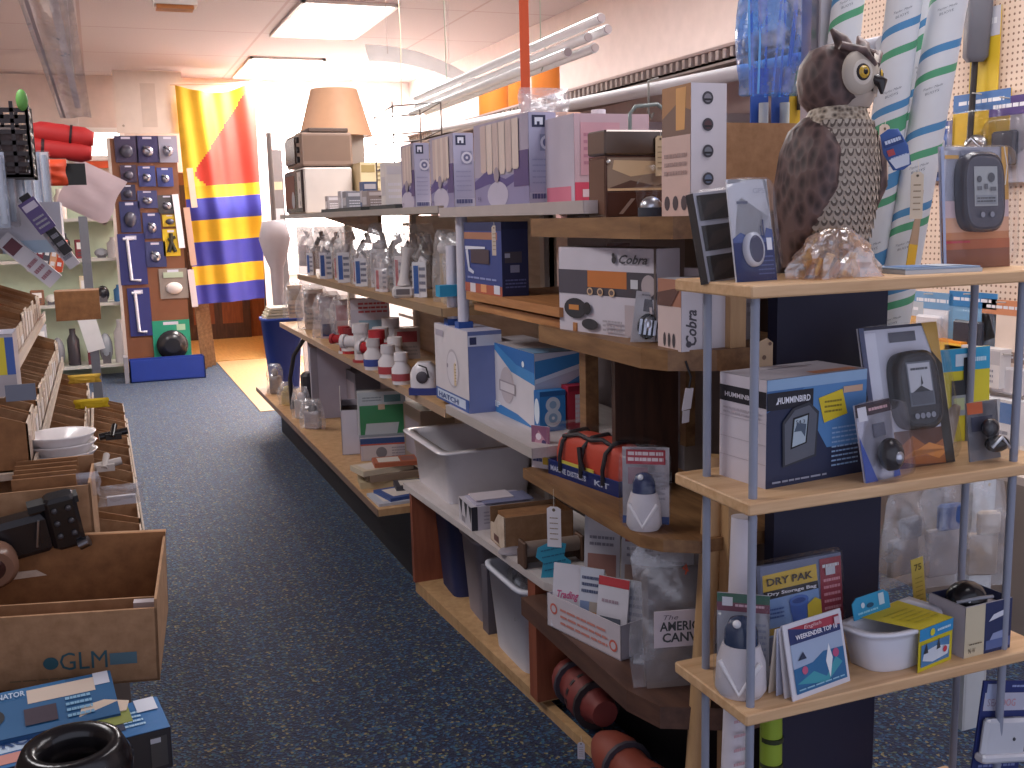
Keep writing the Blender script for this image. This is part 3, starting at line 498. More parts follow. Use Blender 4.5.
m=MB(); m.box(-w/2+.02,.02,.04,w/2-.02,d-.02,h-.01,'cardin'); m.build('inner_tray',t)
t=T('wooden_roller','dark wooden roller lying in grey tray at the cabinet edge','roller',(1.20,2.87,.47),R(-3)); m=MB(); m.cyl((-.05,0,.055),(.13,0,.055),.024,'#8d7b70'); m.build('roller',t); m=MB(); m.box(-.06,-.03,0,-.048,.03,.085,'#5d4232',bev=.004).box(.13,-.03,0,.142,.03,.085,'#5d4232',bev=.004).box(-.06,.028,0,.142,.036,.05,'#6b5548'); m.build('bracket',t)
m=MB(); m.ball(0,0,.0,.05,.04,.016,'#8f8890',lo=0.); m.build('metal_disc',label='flat grey round dish lying beside the wooden roller',cat='dish',loc=(1.17,3.02,.472))
m=MB(); m.T=Matrix.Rotation(R(-10),4,'Y')@Matrix.Scale(1.75,4)
m.prism([(-.03,0),(-.005,-.004),(.025,.004),(.028,.022),(.018,.032),(.026,.052),(.004,.062),(-.024,.055),(-.03,.04),(-.02,.028)],.003,'#2f9bbd'); Face(m,(-.02,0,.01),(.04,0,0),(0,0,.045)).lines(0,0,1,1,4,'#1f6a8c',.2); m.build('blue_price_card',loc=(1.205,2.74,.472),rot=(R(-12),0,R(-20)),label='bright blue torn price card propped at the cabinet corner',cat='card')
# white hanging tag from the shelf edge
t=T('hanging_tag','blank white tag hanging on string from the brown shelf edge','tag',(1.10,2.52,.80),R(-40)); pricetag(t,0,0,.01,w=.04,h=.115,c='#e2dce0',L=.05,name='paper_tag')
# bins inside the low cabinet
def bin_(name,label,loc,w,d,h,c,inner,taper=.86,rz=0,lip=.008,group=None):
    m=MB(); m.loft([(0,0,0,w/2*taper,d/2*taper),(0,0,.004,w/2*taper,d/2*taper),(0,0,h-.012,w/2,d/2),(0,0,h-.012,w/2+lip,d/2+lip),(0,0,h,w/2+lip,d/2+lip),(0,0,h,w/2-.006,d/2-.006),(0,0,.01,w/2*taper-.006,d/2*taper-.006)],c,n=32,cap=True,p=7); return m.build(name,loc=loc,rz=rz,label=label,cat='bin',group=group)
bin_('storage_bin','dark blue plastic bin in far end of the low cabinet',(1.34,3.86,.05),.3,.26,.33,'#25305f','',rz=R(-3))
bin_('storage_bin','grey two tone bin between the blue and white bins in low cabinet',(1.35,3.56,.05),.3,.24,.32,'#8d8690','',rz=R(-3))
t=T('storage_bin','white plastic bin jutting out of the low cabinet, full of bagged goods','bin',(1.325,3.14,.05),0); m=MB(); w,d,h=.3,.36,.30
m.loft([(0,0,0,w/2*.85,d/2*.85),(0,0,h-.014,w/2,d/2),(0,0,h-.014,w/2+.01,d/2+.01),(0,0,h,w/2+.01,d/2+.01),(0,0,h,w/2-.006,d/2-.006),(0,0,.01,w/2*.84-.006,d/2*.84-.006)],'#d3d4e0',n=32,p=7); m.build('bin_body',t)
m=MB(); 
for i in range(5): m.T=Matrix.Translation((-.08+.045*(i%3),-.09+.05*i,.17))@Matrix.Rotation(R(20*i),4,'Z'); pillow(m,.12,.06,.15,'bag',seed=i)
m.T=Matrix(); m.box(-.12,-.12,.1,.12,.12,.17,'#8b8d96'); m.build('bagged_goods',t)
MB().box(1.2,3.36,.05,1.5,3.42,.3,'#5f5a64').build('storage_box',label='narrow dark grey box standing beside the grey bin',cat='box')
# ---------------------------------------------------------------- bottom shelf near bay : leaflet box, bagged sign, booklets
t=T('leaflet_box','white cardboard box with red lettering holding leaflets on the lowest shelf','box',(1.125,2.40,.41),R(-76)); w,d,h=.31,.13,.095
m=MB(); m.box(-w/2,0,0,w/2,.003,h,'#cdc4ca'); m.F.disc(.1,.6,.016,'#cf6a5c',n=18).disc(.1,.6,.010,'#cdc4ca',n=18).disc(.91,.35,.016,'#cf6a5c',n=18).disc(.91,.35,.010,'#cdc4ca',n=18).lines(.2,.18,.84,.78,3,'#d48a7e',.35); m.box(w/2-.003,0,0,w/2,d,h,'#b5afb9').box(-w/2,d,0,w/2,d+.003,h,'#b5afb9').box(-w/2,0,0,-w/2+.003,d,h,'#b5afb9').box(-w/2,0,0,w/2,d,.003,'#b5afb9'); m.build('box_body',t)
def leaflet(label,loc,rz,w,h,base,prints,tilt=10,grp='leaflets in the white box'):
    w,h=w*1.08,h*1.18
    m=MB(); m.box(-w/2,0,0,w/2,.006,h,base); prints(m.F); return m.build('leaflet',loc=loc,rot=(R(-tilt),0,rz),label=label,cat='leaflet',group=grp)
def LB(x,y): c,s=math.cos(R(-76)),math.sin(R(-76)); return (1.125+x*c-y*s,2.40+x*s+y*c,.415)
leaflet('white leaflet with pink script in leaflet box, leftmost at front',LB(-.095,.02),R(-46),.085,.15,'#d8d4dc',lambda f:f.text('Trading',.15,.42,.16,'#c85a86',maxu=.7,bold=True,shear=.3).lines(.2,.1,.8,.35,3,'#a8a4b8'))
for i,(x,c1) in enumerate([(-.03,'#7f92b8'),(-.005,'#b0a49a')]): leaflet(['narrow blue grey leaflet with orange picture, second from left in leaflet box','narrow leaflet with tan picture, third from left in leaflet box'][i],LB(x,.03+.012*i),R(-50),.04,.155,'#ccd0dc',lambda f,c1=c1:f.rect(.1,.1,.9,.5,c1).rect(.2,.15,.7,.35,'#c08850').lines(.15,.6,.85,.9,3,'#59617e'))
leaflet('white leaflet with red top band and grey photo in leaflet box',LB(.075,.03),R(-56),.085,.155,'#d9d6de',lambda f:f.rect(0,.87,1,1,'#c4434a').rect(.12,.08,.8,.42,'#5f6572').disc(.45,.22,.016,'#c0c4cc').lines(.15,.6,.7,.7,1,'#b09aa6'))
leaflet('plain pale leaflet behind the others at right of the leaflet box',LB(.12,.07),R(-52),.07,.15,'#c3c4ce',lambda f:f.lines(.1,.2,.9,.8,5,'#9a9cac'))
for i,(x,y,w_) in enumerate([(1.33,2.62,.10),(1.39,2.50,.10),(1.43,2.38,.10)]):
    leaflet(['booklet with red and brown photo standing left behind the leaflet box','booklet with a face photo standing in middle behind the leaflet box','booklet with dark photo standing right behind the leaflet box'][i],(x-.04,y,.41),R(-42),w_,.235-.01*i,'#cfcdd6',lambda f,i=i:f.rect(.1,.1,.9,.55,['#a77a72','#b89a90','#7c6458'][i]).disc(.5,.32,.016,'#d8c0b4').rect(.1,.8,.9,.92,['#d9d4da','#9c5a60','#d6d2da'][i]).lines(.15,.62,.85,.76,2,'#8c8896'),tilt=6,grp='booklets behind the leaflet box')
for i,(x,y,r) in enumerate([(1.16,2.40,20),(1.20,2.16,-30),(1.26,2.10,-15)]): MB().box(-.05,-.03,0,.05,.03,.004,['#7d8598','#b9bcc8','#a8acba'][i]).build('loose_leaflet',loc=(x+.04,y+.06,.411),rz=R(r),label=['grey leaflet lying flat left under the leaflet box','white leaflet lying flat at the front of the lowest shelf','pale leaflet lying flat right of the leaflet box'][i],cat='leaflet')
t=T('bagged_sign','grey cloth in clear bag with white printed label, on the lowest shelf','bag',(1.205,2.07,.41),R(-14)); m=MB(); m.T=Matrix.Rotation(R(-6),4,'X'); w=.15
m.box(-.06,.0,0,.12,.03,.29,'#756864',bev=.01); m.F.rect(0,0,1,.4,'#8a7c76').rect(.1,.75,1,1,'#7c6f6c'); m.build('cloth',t)
m=MB(); m.T=Matrix.Identity(4); m.box(-.055,-.052,.125,.105,-.049,.215,'#d8ccd2'); m.F.text('The',.14,.76,.13,'#6c5f6c',maxu=.22,shear=.3).text('AMERICAN',.08,.45,.26,'#43474a',maxu=.84,bold=True).text('CANVAS',.12,.14,.26,'#43474a',maxu=.74,bold=True); m.build('label',t)
m=MB(); m.T=Matrix.Translation((.03,.01,0)); pillow(m,.25,.09,.36,'bag',seed=9,crump=.2); m.build('clear_bag',t)
MB().tube([(0,0,0),(.004,0,.012),(.002,0,.024),(-.006,0,.016),(.008,0,.008)],.002,'#d8562e').build('orange_tie',t,loc=(.03,-.02,.29))
# rolled bundles at floor
for i,((x0,y0,z0),(x1,y1,z1)) in enumerate([((1.24,2.77,.15),(1.22,2.46,.155)),((1.20,2.44,.085),(1.195,1.95,.085))]):
    t=T('rolled_bundle',['dark red rolled canvas bundle lying higher under the lowest shelf','rust brown rolled canvas bundle on the floor with white tag'][i],'bundle',(x0,y0,0)); m=MB()
    pts=[Vector((0,0,z0)).lerp(Vector((x1-x0,y1-y0,z1)),k/10) for k in range(11)]; m.tube(pts,[(.05+.012*math.sin(k*1.3))*.7+.03*min(1,k/2,(10-k)/2) for k in range(11)],'#7c3430' if i==0 else '#8a4030',n=14); m.build('roll',t)
    for k in (3,6,8):
        p=pts[k]; d=(pts[10]-pts[0]).normalized(); MB().cyl(p-d*.006,p+d*.006,.073,'#2c2226' if k!=3 else '#3f3a44',n=16).build('strap',t)
    if i==1: pricetag(t,-.075,-.02,.13,w=.02,h=.05,c='#cdc8d2',L=.02,rz=R(-30))
# long tubes leaning behind the end display's left
m=MB(); m.cyl((1.185,1.95,.0),(1.265,1.97,1.0),.025,'tan'); m.build('cardboard_tube',label='brown cardboard tube leaning beside the end display, left of the white tube',cat='tube')
m=MB(); m.cyl((1.20,1.80,.17),(1.24,1.82,.90),.028,'#d9d3dc'); Face(m,(1.185,1.769,.35),(.03,0,0),(0,0,.2)).lines(0,0,1,1,6,'#c59aa4',.2); m.build('paper_tube',label='white paper tube standing inside the end display behind the bilge pump pack',cat='tube')
m=MB(); m.cyl((1.262,1.74,.17),(1.262,1.745,.555),.024,'#8fa832'); 
for k in range(5): m.cyl((1.262,1.74,.24+k*.06),(1.262,1.74,.25+k*.06),.0246,'#2c3418')
m.build('green_tube',label='lime green printed tube below the lowest visible display shelf',cat='tube')
# tags hanging near x 590, 365-440 and brown leather tag
t=T('hanging_tag','folded white paper strip hanging on black cord from brown shelf','tag',(1.16,1.93,1.2),R(-20)); m=MB(); m.tube([(0,0,.03),(.012,0,-.005),(.008,0,-.03)],.0025,'#201c20'); m.build('cord',t); m=MB(); m.prism([(0,-.03),(.018,-.03),(.012,-.075),(-.008,-.08)],.002,'#c9c4ca'); m.prism([(-.006,-.08),(.01,-.078),(.008,-.105),(-.007,-.108)],.002,'#b9b4ba'); m.build('paper_strip',t)

m=MB(); m.T=Matrix.Rotation(R(-90),4,'X')@Matrix.Scale(1,4); pillow(m,.16,.03,.12,'bag',seed=77,crump=.4)
zmin=min(v[2] for v in m.v); m.v=[(v[0],v[1],v[2]-zmin) for v in m.v]
m.build('crumpled_wrap',loc=(1.20,2.48,1.5405),label='crumpled clear wrap lying on the end of the brown top shelf left of the grill',cat='wrap')
# ================================================================== goods on the end display
Z1,Z2,Z3=1.415,1.01,.59
# --- plastic owl
t=T('plastic_owl','brown plastic decoy owl with yellow eye, tallest thing on the display top','owl',(1.40,1.755,Z1),R(12)); t.scale=(1.12,1.12,1.03)
m=MB(); prof=[(0,.0,.04,.03),(.01,.0,.05,.04),(.04,.005,.062,.055),(.10,.008,.078,.068),(.17,.004,.086,.074),(.23,-.002,.084,.070),(.28,-.004,.072,.060),(.315,-.006,.055,.048),(.33,-.008,.05,.045)]
m.loft([(0,y,z,rx,ry) for z,y,rx,ry in prof],'feather_pale',n=32); m.loft([(0,.0,-.0005,.035,.028),(0,0,.02,.05,.04)],'#3a302e'); m.build('body',t)
# layered chest feathers, one part
m=MB()
for r in range(13):
    z=.07+r*.0185; 
    i=min(len(prof)-2,max(k for k in range(len(prof)) if prof[k][0]<=z)); k=(z-prof[i][0])/(prof[i+1][0]-prof[i][0]); rx=prof[i][2]*(1-k)+prof[i+1][2]*k; ry=prof[i][3]*(1-k)+prof[i+1][3]*k; yc=prof[i][1]*(1-k)+prof[i+1][1]*k
    for j in range(13):
        a=R(-90+(j-6+(r%2)*.5)*10.5); x,y=rx*math.cos(a),yc+ry*math.sin(a); nx,ny=math.cos(a),math.sin(a); tx,ty=-ny,nx; w=.009
        pts=[]; 
        for q in range(9):
            b=math.pi*q/8; u=math.cos(b)*w; v=-math.sin(b)*.02; pts.append((x+tx*u+nx*(.004-v*.12),y+ty*u+ny*(.004-v*.12),z+v))
        m.add(pts,[tuple(range(9))],'#a5978a')
        m.add([(p[0]+nx*.001,p[1]+ny*.001,p[2]*1.0+.003) for p in [( (q[0]-x)*.7+x,(q[1]-y)*.7+y,(q[2]-z)*.7+z) for q in pts]],[tuple(range(9))],'#5e5148')
        m.add([(p[0]+nx*.002,p[1]+ny*.002,p[2]+.004) for p in [( (q[0]-x)*.45+x,(q[1]-y)*.45+y,(q[2]-z)*.45+z) for q in pts]],[tuple(range(9))],'#b9ad9e')
m.build('chest_feathers',t)
for s in (-1,1):
    m=MB(); m.T=Matrix.Translation((s*.080,.012,0))@Matrix.Rotation(R(-s*6),4,'Y')@Matrix.Rotation(R(s*6),4,'Z')
    m.loft([(0,.03,.015,.004,.008),(0,.025,.05,.012,.026),(0,.014,.1,.022,.052),(0,.0,.17,.034,.074),(0,-.004,.24,.034,.070),(0,-.002,.28,.027,.052),(0,0,.305,.01,.02)],'feather_dark',n=24); m.build('wing',t)
    m=MB(); 
    for k in (-1,0,1): m.tube([(s*.028+k*.009,-.03,.03),(s*.028+k*.012,-.055,.022),(s*.028+k*.013,-.068,.004)],[.008,.007,.003],'#3b3432')
    m.build('foot',t)
h=T('head','','',(0,0,.372),R(16)); h.scale=(1.08,1.08,1.05); 
for k in ('label','category'): 
    if k in h: del h[k]
h.parent=t
m=MB(); m.loft([(0,0,-.055,.045,.042),(0,0,-.035,.062,.058),(0,0,0,.069,.062),(0,0,.03,.066,.058),(0,0,.055,.05,.042),(0,0,.066,.02,.02)],'feather_dark',n=28); m.build('skull',h)
for s in (-1,1):
    m=MB(); m.T=Matrix.Translation((s*.03,-.052,.008))@Matrix.Rotation(R(s*22),4,'Z')@Matrix.Rotation(R(90),4,'X')
    m.loft([(0,0,0,.038,.040),(0,0,.006,.036,.038),(0,0,.008,.02,.02)],'#b8ac9e',n=24); m.loft([(0,0,.0062,.024,.025),(0,0,.0085,.020,.021)],'#d2c8bc',n=24); m.loft([(0,0,.007,.016,.016),(0,0,.011,.013,.013)],'#2a2320',n=20); m.loft([(0,0,.010,.0125,.0125),(0,0,.014,.008,.008)],'#c9a23a:g',n=20); m.loft([(0,0,.0135,.006,.006),(0,0,.0155,.003,.003)],'#0c0a0a:g',n=14); m.build('eye_disc',h)
    m=MB(); m.tube([(s*.03,-.03,.045),(s*.044,-.026,.066),(s*.054,-.014,.085)],[.016,.012,.003],'feather_dark'); m.tube([(s*.004,-.066,.022),(s*.03,-.058,.045),(s*.056,-.03,.055)],[.006,.008,.008],'feather_dark'); m.build('ear_tuft',h)
m=MB(); m.tube([(0,-.06,.0),(0,-.078,-.010),(0,-.078,-.030)],[.012,.010,.002],'#2a2526:g'); m.build('beak',h)
m=MB(); m.loft([(0,-.03,-.05,.035,.025),(0,-.038,-.028,.04,.028),(0,-.03,-.01,.02,.02)],'#a89a8e',n=16); m.build('chin',h)
m=MB(); m.T=Matrix.Rotation(R(-38),4,'Z')@Matrix.Translation((.085,-.085,.235))@Matrix.Rotation(R(-20),4,'Y'); m.loft([(0,0,-.04,.001,.001),(0,0,-.035,.016,.002),(0,0,0,.022,.002),(0,0,.035,.016,.002),(0,0,.04,.001,.001)],'#3b5b9c',n=18,cap=False); f=Face(m,(-.02,-.0025,-.035),(.04,0,0),(0,0,.07)); f.rect(.08,.62,.92,.82,'#27427e').lines(.15,.66,.85,.8,1,'#cfd8ee',.7).rect(.1,.38,.4,.55,'#b0484c').lines(.15,.15,.85,.34,3,'#b9c8e6').poly([(.2,.02),(.8,.02),(.95,.3),(.05,.3)],'#d0d6e2'); m.build('oval_hang_card',t)
h2=R(-38); m=MB(); tt=pricetag(t,.125*math.cos(h2)*1.0-.0,-.105,.215,w=.022,h=.09,c='#dccab0',L=.02,rz=h2)
# --- crumpled bag
t=T('brass_parts_bag','crumpled clear bag holding brass fittings at the owl\'s feet','bag',(1.335,1.66,Z1))
m=MB(); m.T=Matrix.Rotation(R(-62),4,'X')@Matrix.Rotation(R(0),4,'Z'); m.T=Matrix.Identity(4)
rd=random.Random(5)
def bagf(u,v):
    a=u*2*math.pi; r=1-v; b=.018*math.sin(5*a+3*v)+.012*math.sin(11*a)+.01*math.sin(19*v+4*a)
    return ((.095*r**.8+b*r)*math.cos(a),(.05*r**.8+b*.5*r)*math.sin(a),0.001+.095*math.sin(v*math.pi/2)**.8+.006*math.sin(13*a)*r*v)
m.grid(bagf,48,14,'bagwarm',False); m.build('clear_bag',t)
m=MB(); 
for i in range(7): a=i*.9; m.cyl((-.06+.018*i,.012*math.sin(a),.004),(-.05+.018*i,.012*math.cos(a),.03+.008*(i%3)),.008,['#c9a05a:m','#d6c8a8:m','#e8dcc0'][i%3])
m.build('brass_fittings',t)
# --- black compartment pack + navy card blister (left of the owl)
t=T('compartment_pack','clear pack with three dark compartments, leftmost on the display top','blister pack',(1.135,1.73,Z1),rot=(R(-10),R(-4),R(14)))
m=MB(); w,h=.108,.175; m.box(-w/2,0,0,w/2,.02,h,'#a4a4b0'); m.L.rect(0,0,1,1,'#3a3638'); 
for i in range(3): m.F.rect(.05,.02+i*.335,.95,.30+i*.335,'#1b1719').poly([(.1,.05+i*.335),(.5,.1+i*.335),(.8,.2+i*.335),(.9,.27+i*.335),(.3,.22+i*.335)],'#352c2a')
m.build('tray',t); m=MB(); m.box(-w/2-.004,-.014,0,w/2+.004,.022,h+.004,'clear',bev=.006); m.build('clear_cover',t)
loc,w,rz,hh=front2((735,283),(779,277),Z1,166,1.67)
t=T('watch_blister_pack','white and navy card blister with round instrument, left of the owl','blister pack',loc,rot=(R(-10),0,R(6)))
w=.098;h=.195; m=MB(); m.box(-w/2,.0,0,w/2,.004,h,'#cfd2de'); f=m.F; f.rect(0,0,1,.38,'#29376a').poly([(0,.38),(1,.38),(1,.5),(.85,.52),(.8,.44),(.6,.46),(.5,.42),(.2,.48),(0,.42)],'#4c5d92').rect(.18,.76,.45,.785,'#5b6076').rect(.82,.3,.95,.42,'#dfe3ee').lines(.55,.05,.95,.26,5,'#5a699c',.3).text('GPS',.6,.86,.05,'#a8adbe',maxu=.3); f.rect(.75,.42,.78,.6,'#3c4872').rect(.68,.4,.7,.54,'#3c4872'); m.build('card',t)
m=MB(); m.T=Matrix.Translation((-.006,-.012,.06))@Matrix.Rotation(R(90),4,'X'); m.loft([(0,0,-.01,.023,.033),(0,0,0,.023,.033),(0,0,.003,.018,.027)],'#c7cbd8:g',n=24); m.loft([(0,0,.0031,.017,.026),(0,0,.005,.014,.022)],'#4a4e66:g',n=24); m.build('instrument',t)
bubble(t,-w/2-.004,w/2+.004,0,h+.004,.026,p=7)
# --- flat magazine
m=MB(); m.T=Matrix.Rotation(R(-6),4,'Z'); m.box(-.085,-.05,0,.095,.06,.008,'#c3cdd8').box(-.085,-.05,.0085,.09,.058,.012,'#8ea6c4'); m.Tp.rect(.1,.1,.5,.9,'#5d7fae').rect(.55,.2,.9,.8,'#d3dce6'); m.build('flat_pack',loc=(1.565,1.665,Z1),label='flat pale blue packet lying between owl and weather station',cat='packet')
# --- weather station blister
t=T('weather_station_pack','large clear blister of grey weather station with sunset card, top right','blister pack',(1.735,1.70,Z1),rot=(R(-5),0,R(2)))
w,h=.192,.255; m=MB(); m.box(-w/2,0,0,w/2,.004,h,'#c9ccdc'); f=m.F
f.rect(0,0,1,.42,'#c98a62').rect(0,.3,1,.42,'#d9a98c').rect(0,.42,1,.56,'#ccb6bc').rect(0,0,1,.16,'#8c5a48').rect(0,.16,1,.24,'#b36a4a').rect(.9,.56,1,1,'#c99a50').rect(.3,.91,.58,.97,'#8f94a8').rect(.06,.9,.26,.93,'#d8a860').lines(.04,.2,.4,.24,1,'#c8485a').rect(0,0,.04,1,'#aebbdc')
m.build('card',t); m=MB(); m.T=Matrix.Translation((-.0,-.022,.158)); m.T=m.T@Matrix.Rotation(R(90),4,'X'); 
m.loft([(0,0,-.02,.06,.082),(0,0,0,.062,.084),(0,0,.006,.056,.078)],'#3b3d48:g',n=32,p=3.6); m.loft([(0,0,.0062,.052,.074),(0,0,.007,.05,.072)],'#585b68:g',n=32,p=3.6)
g=Face(m,(-.033,-.03,.0072),(.066,0,0),(0,.082,0)); g.N=Vector((0,0,1)); g.rect(0,0,1,1,'#a9aeb2').rect(.05,.04,.95,.28,'#9298a0').lines(.1,.08,.9,.24,2,'#4c5058').disc(.72,.72,.01,'#5c6068').disc(.2,.68,.007,'#5c6068').rect(.1,.4,.3,.5,'#6a6e76').rect(.4,.42,.55,.56,'#6a6e76').rect(.65,.38,.9,.48,'#6a6e76').disc(.3,-.22,.006,'#9296a4').disc(.7,-.22,.006,'#9296a4')
m.build('weather_station',t); bubble(t,-w/2-.005,w/2+.005,0,h+.005,.035,p=9); m=MB(); m.tube([(.045,-.038,.25),(.05,-.04,.21),(.043,-.04,.17)],.0012,'#e6dcd0'); m.build('string',t)
# --- second shelf
loc,w,rz,h=front2((766,494),(863,470),Z2,368); 
t=T('fishfinder_carton','white and blue carton picturing a fish finder, yellow sticker, middle display shelf','carton',(loc[0]+.006,loc[1]+.01,Z2),R(6)); w,d,h=.262,.14,.215
m=MB(); m.box(-w/2,0,0,w/2,d,h,'#cfc9d3'); L,f=m.L,m.F
L.rect(0,.74,1,.89,'#1d1b26').text('HUMMINBIRD',.12,.785,.045,'#d3d0dc',maxu=.72,bold=True)
for v in (.22,.4,.6): L.rect(0,v,1,v+.004,'#a9a2ac')
L.lines(.1,.62,.9,.7,2,'#b3acb6')
f.rect(0,0,1,1,'#3f6ea6').poly([(0,0),(1,0),(1,.3),(.6,.3),(.3,.85),(0,.7)],'#28304e').poly([(.3,.85),(.6,.3),(1,.3),(1,1),(.5,1)],'#5486bc').rect(0,.9,1,1,'#8fb0d2').rect(0,.72,.45,.88,'#1a1c2a').text('HUMMINBIRD',.1,.77,.06,'#e2e4ee',maxu=.32,bold=True).poly([(.08,.77),(.12,.84),(.1,.77)],'#e2e4ee')
f.poly([(.5,.78),(.74,.84),(.8,.6),(.56,.54)],'#dcc42c').lines(.56,.62,.74,.76,3,'#8a7a20',.4).rect(.75,.8,.95,.86,'#c9a890').lines(.64,.1,.92,.5,9,'#93b2d6',.35).lines(.05,.03,.6,.07,1,'#9aa0b4').poly([(.15,.18),(.48,.24),(.5,.66),(.4,.76),(.24,.72),(.14,.6)],'#343842').poly([(.17,.2),(.46,.26),(.48,.64),(.4,.73),(.26,.7),(.16,.58)],'#5d626e').poly([(.22,.34),(.38,.38),(.4,.66),(.24,.63)],'#15181f').poly([(.235,.36),(.365,.39),(.385,.64),(.255,.615)],'#aebfcc').poly([(.25,.5),(.32,.5),(.36,.44),(.37,.56),(.28,.58)],'#4c5c70').text('54.3',.265,.57,.035,'#202838',maxu=.09)
m.Tp.rect(0,0,1,1,'#bcb9c4').rect(.5,.05,.95,.25,'#c98e70').rect(.35,.7,.8,.75,'#8b8894'); m.build('carton_body',t)
t=T('gps_blister_pack','large silver and black clear blister of handheld fish finder, leaning back','blister pack',(1.55,1.655,Z2),rot=(R(-13),R(-1),R(-2))); w,h=.225,.33
w=.20;h=.30; m=MB(); m.box(-w/2,0,0,w/2,.004,h,'#c6c9d8'); f=m.F; f.rect(0,0,1,1,'#3c4054').rect(.03,.02,.98,.98,'#cdd0e0').rect(0,0,1,.26,'#5d3522').poly([(.02,0),(.3,.05),(.5,.02),(.98,0),(.98,.2),(.7,.12),(.5,.22),(.2,.1)],'#a8622e').poly([(.3,.06),(.5,.12),(.8,.04),(.95,.1),(.7,.16)],'#d88a3c').rect(.88,0,1,.95,'#2b2620').poly([(.8,1),(1,1),(1,.7),(.88,.8)],'#c9a050').rect(.05,.3,.2,.96,'#dfe2f0').rect(.36,.88,.7,.95,'#5c5f6c').rect(.0,.26,.06,1,'#5c6484'); m.build('card',t)
m=MB(); m.T=Matrix.Translation((.01,-.028,.16))@Matrix.Rotation(R(90),4,'X'); m.loft([(0,0,-.026,.056,.082),(0,0,0,.057,.083),(0,0,.006,.05,.076)],'#17181e:g',n=32,p=3.6); m.loft([(0,0,.0062,.044,.07),(0,0,.0066,.042,.068)],'#2c2e36:g',n=32,p=4); g=Face(m,(-.028,-.03,.0068),(.056,0,0),(0,.085,0)); g.N=Vector((0,0,1)); g.rect(-.06,-.04,1.06,1.04,'#6a707c').rect(0,0,1,1,'#c7cad2').rect(0,0,1,.3,'#5a5f6a').poly([(.1,.3),(.5,.45),(.9,.3)],'#30343c').poly([(.5,.45),(.55,.7),(.6,.5)],'#30343c').lines(.1,.8,.9,.92,1,'#50545e'); 
for i in range(4): g.disc(.14+i*.24,-.28,.006,'#8c909c')
m.build('fish_finder',t); bubble(t,-w/2-.005,w/2+.005,0,h+.005,.04,p=8)
t=T('compass_blister_pack','small blister of black domed compass before the large silver blister','blister pack',(1.42,1.605,Z2),rot=(R(-10),R(-3),R(8))); w,h=.098,.158; m=MB(); m.box(-w/2,0,0,w/2,.004,h,'#c5c8dc'); m.F.rect(0,.84,1,1,'#3b2e38').rect(.05,.78,.3,.96,'#dfe0ea').poly([(0,0),(.35,0),(0,.6)],'#4c62b0').poly([(1,0),(.8,0),(1,.4)],'#4c62b0').rect(.4,.55,.75,.72,'#54586a').lines(.35,.87,.9,.95,1,'#d0a8b0'); m.build('card',t)
m=MB(); m.ball(.008,-.022,.05,.028,.024,.034,'#1a1b22:g',lo=-.9); m.ball(.008,-.034,.045,.014,.016,.016,'#b9bcc6:m'); m.build('compass',t); bubble(t,-w/2-.003,w/2+.003,0,h+.003,.05,p=7)
t=T('sounder_blister_pack','blister with black and silver swivel fitting at right of middle shelf','blister pack',(1.725,1.64,Z2),rot=(R(-8),0,R(4))); w,h=.092,.125; m=MB(); m.box(-w/2,0,0,w/2,.004,h,'#8a8d98'); m.F.rect(0,.8,.5,1,'#d0663a').rect(.1,.5,.8,.75,'#3c4258'); m.build('card',t); m=MB(); m.ball(-.004,-.02,.07,.022,.016,.02,'#22232c:g').ball(.006,-.026,.035,.03,.02,.018,'#191a20:g').tube([(-.02,-.035,.03),(.0,-.045,.05),(.025,-.04,.025)],.004,'#c6cad4:m'); m.build('fitting',t); bubble(t,-w/2-.003,w/2+.003,0,h+.003,.055,p=6)
t=T('radio_card','yellow and blue card with handheld radio picture at back of middle shelf','card',(1.785,1.80,Z2+.0),rot=(R(-3),0,0)); w,h=.23,.215; m=MB(); m.box(-w/2,0,0,w/2,.004,h,'#d9cd2e'); m.F.rect(0,.76,1,1,'#2f9dc8').text('Icom',.05,.81,.11,'#e2c838',maxu=.2,bold=True).rect(.55,.81,.7,.94,'#cfe0ea').lines(.74,.82,.95,.92,1,'#bfe0ee').rect(.5,.28,.7,.6,'#9aa4a8').rect(.5,.5,.72,.66,'#2c3036').rect(.65,.6,.7,.9,'#23262c').rect(.52,.34,.66,.47,'#b9c89a').disc(.9,.2,.03,'#dcdcde'); m.build('printed_card',t)
m=MB(); m.tube([(0,0,0),(.0,0,.03),(.02,0,.075),(.045,0,.11)],[.022,.026,.02,.008],'#b9a898',n=12); m.build('suede_pouch',loc=(1.655,1.70,Z2+.0),label='beige suede pouch standing between the two blisters on middle shelf',cat='pouch')
# tag with holes behind fish finder carton
t=T('wooden_tag','beige tag with two holes standing behind the fish finder carton','tag',(1.262,1.80,Z2),0); m=MB(); m.prism([(-.025,0),(.03,0),(.03,.265),(.015,.275),(-.02,.262)],.003,'#b59a7c'); Face(m,(-.025,-.0005,.2),(.055,0,0),(0,0,.07)).disc(.6,.5,.005,'#6a5040').disc(.85,.9,.004,'#6a5040'); m.build('tag_body',t); MB().tube([(0,-.004,.25),(-.03,-.02,.24),(-.04,-.02,.18)],.001,'#ddd').build('string',t) if False else None
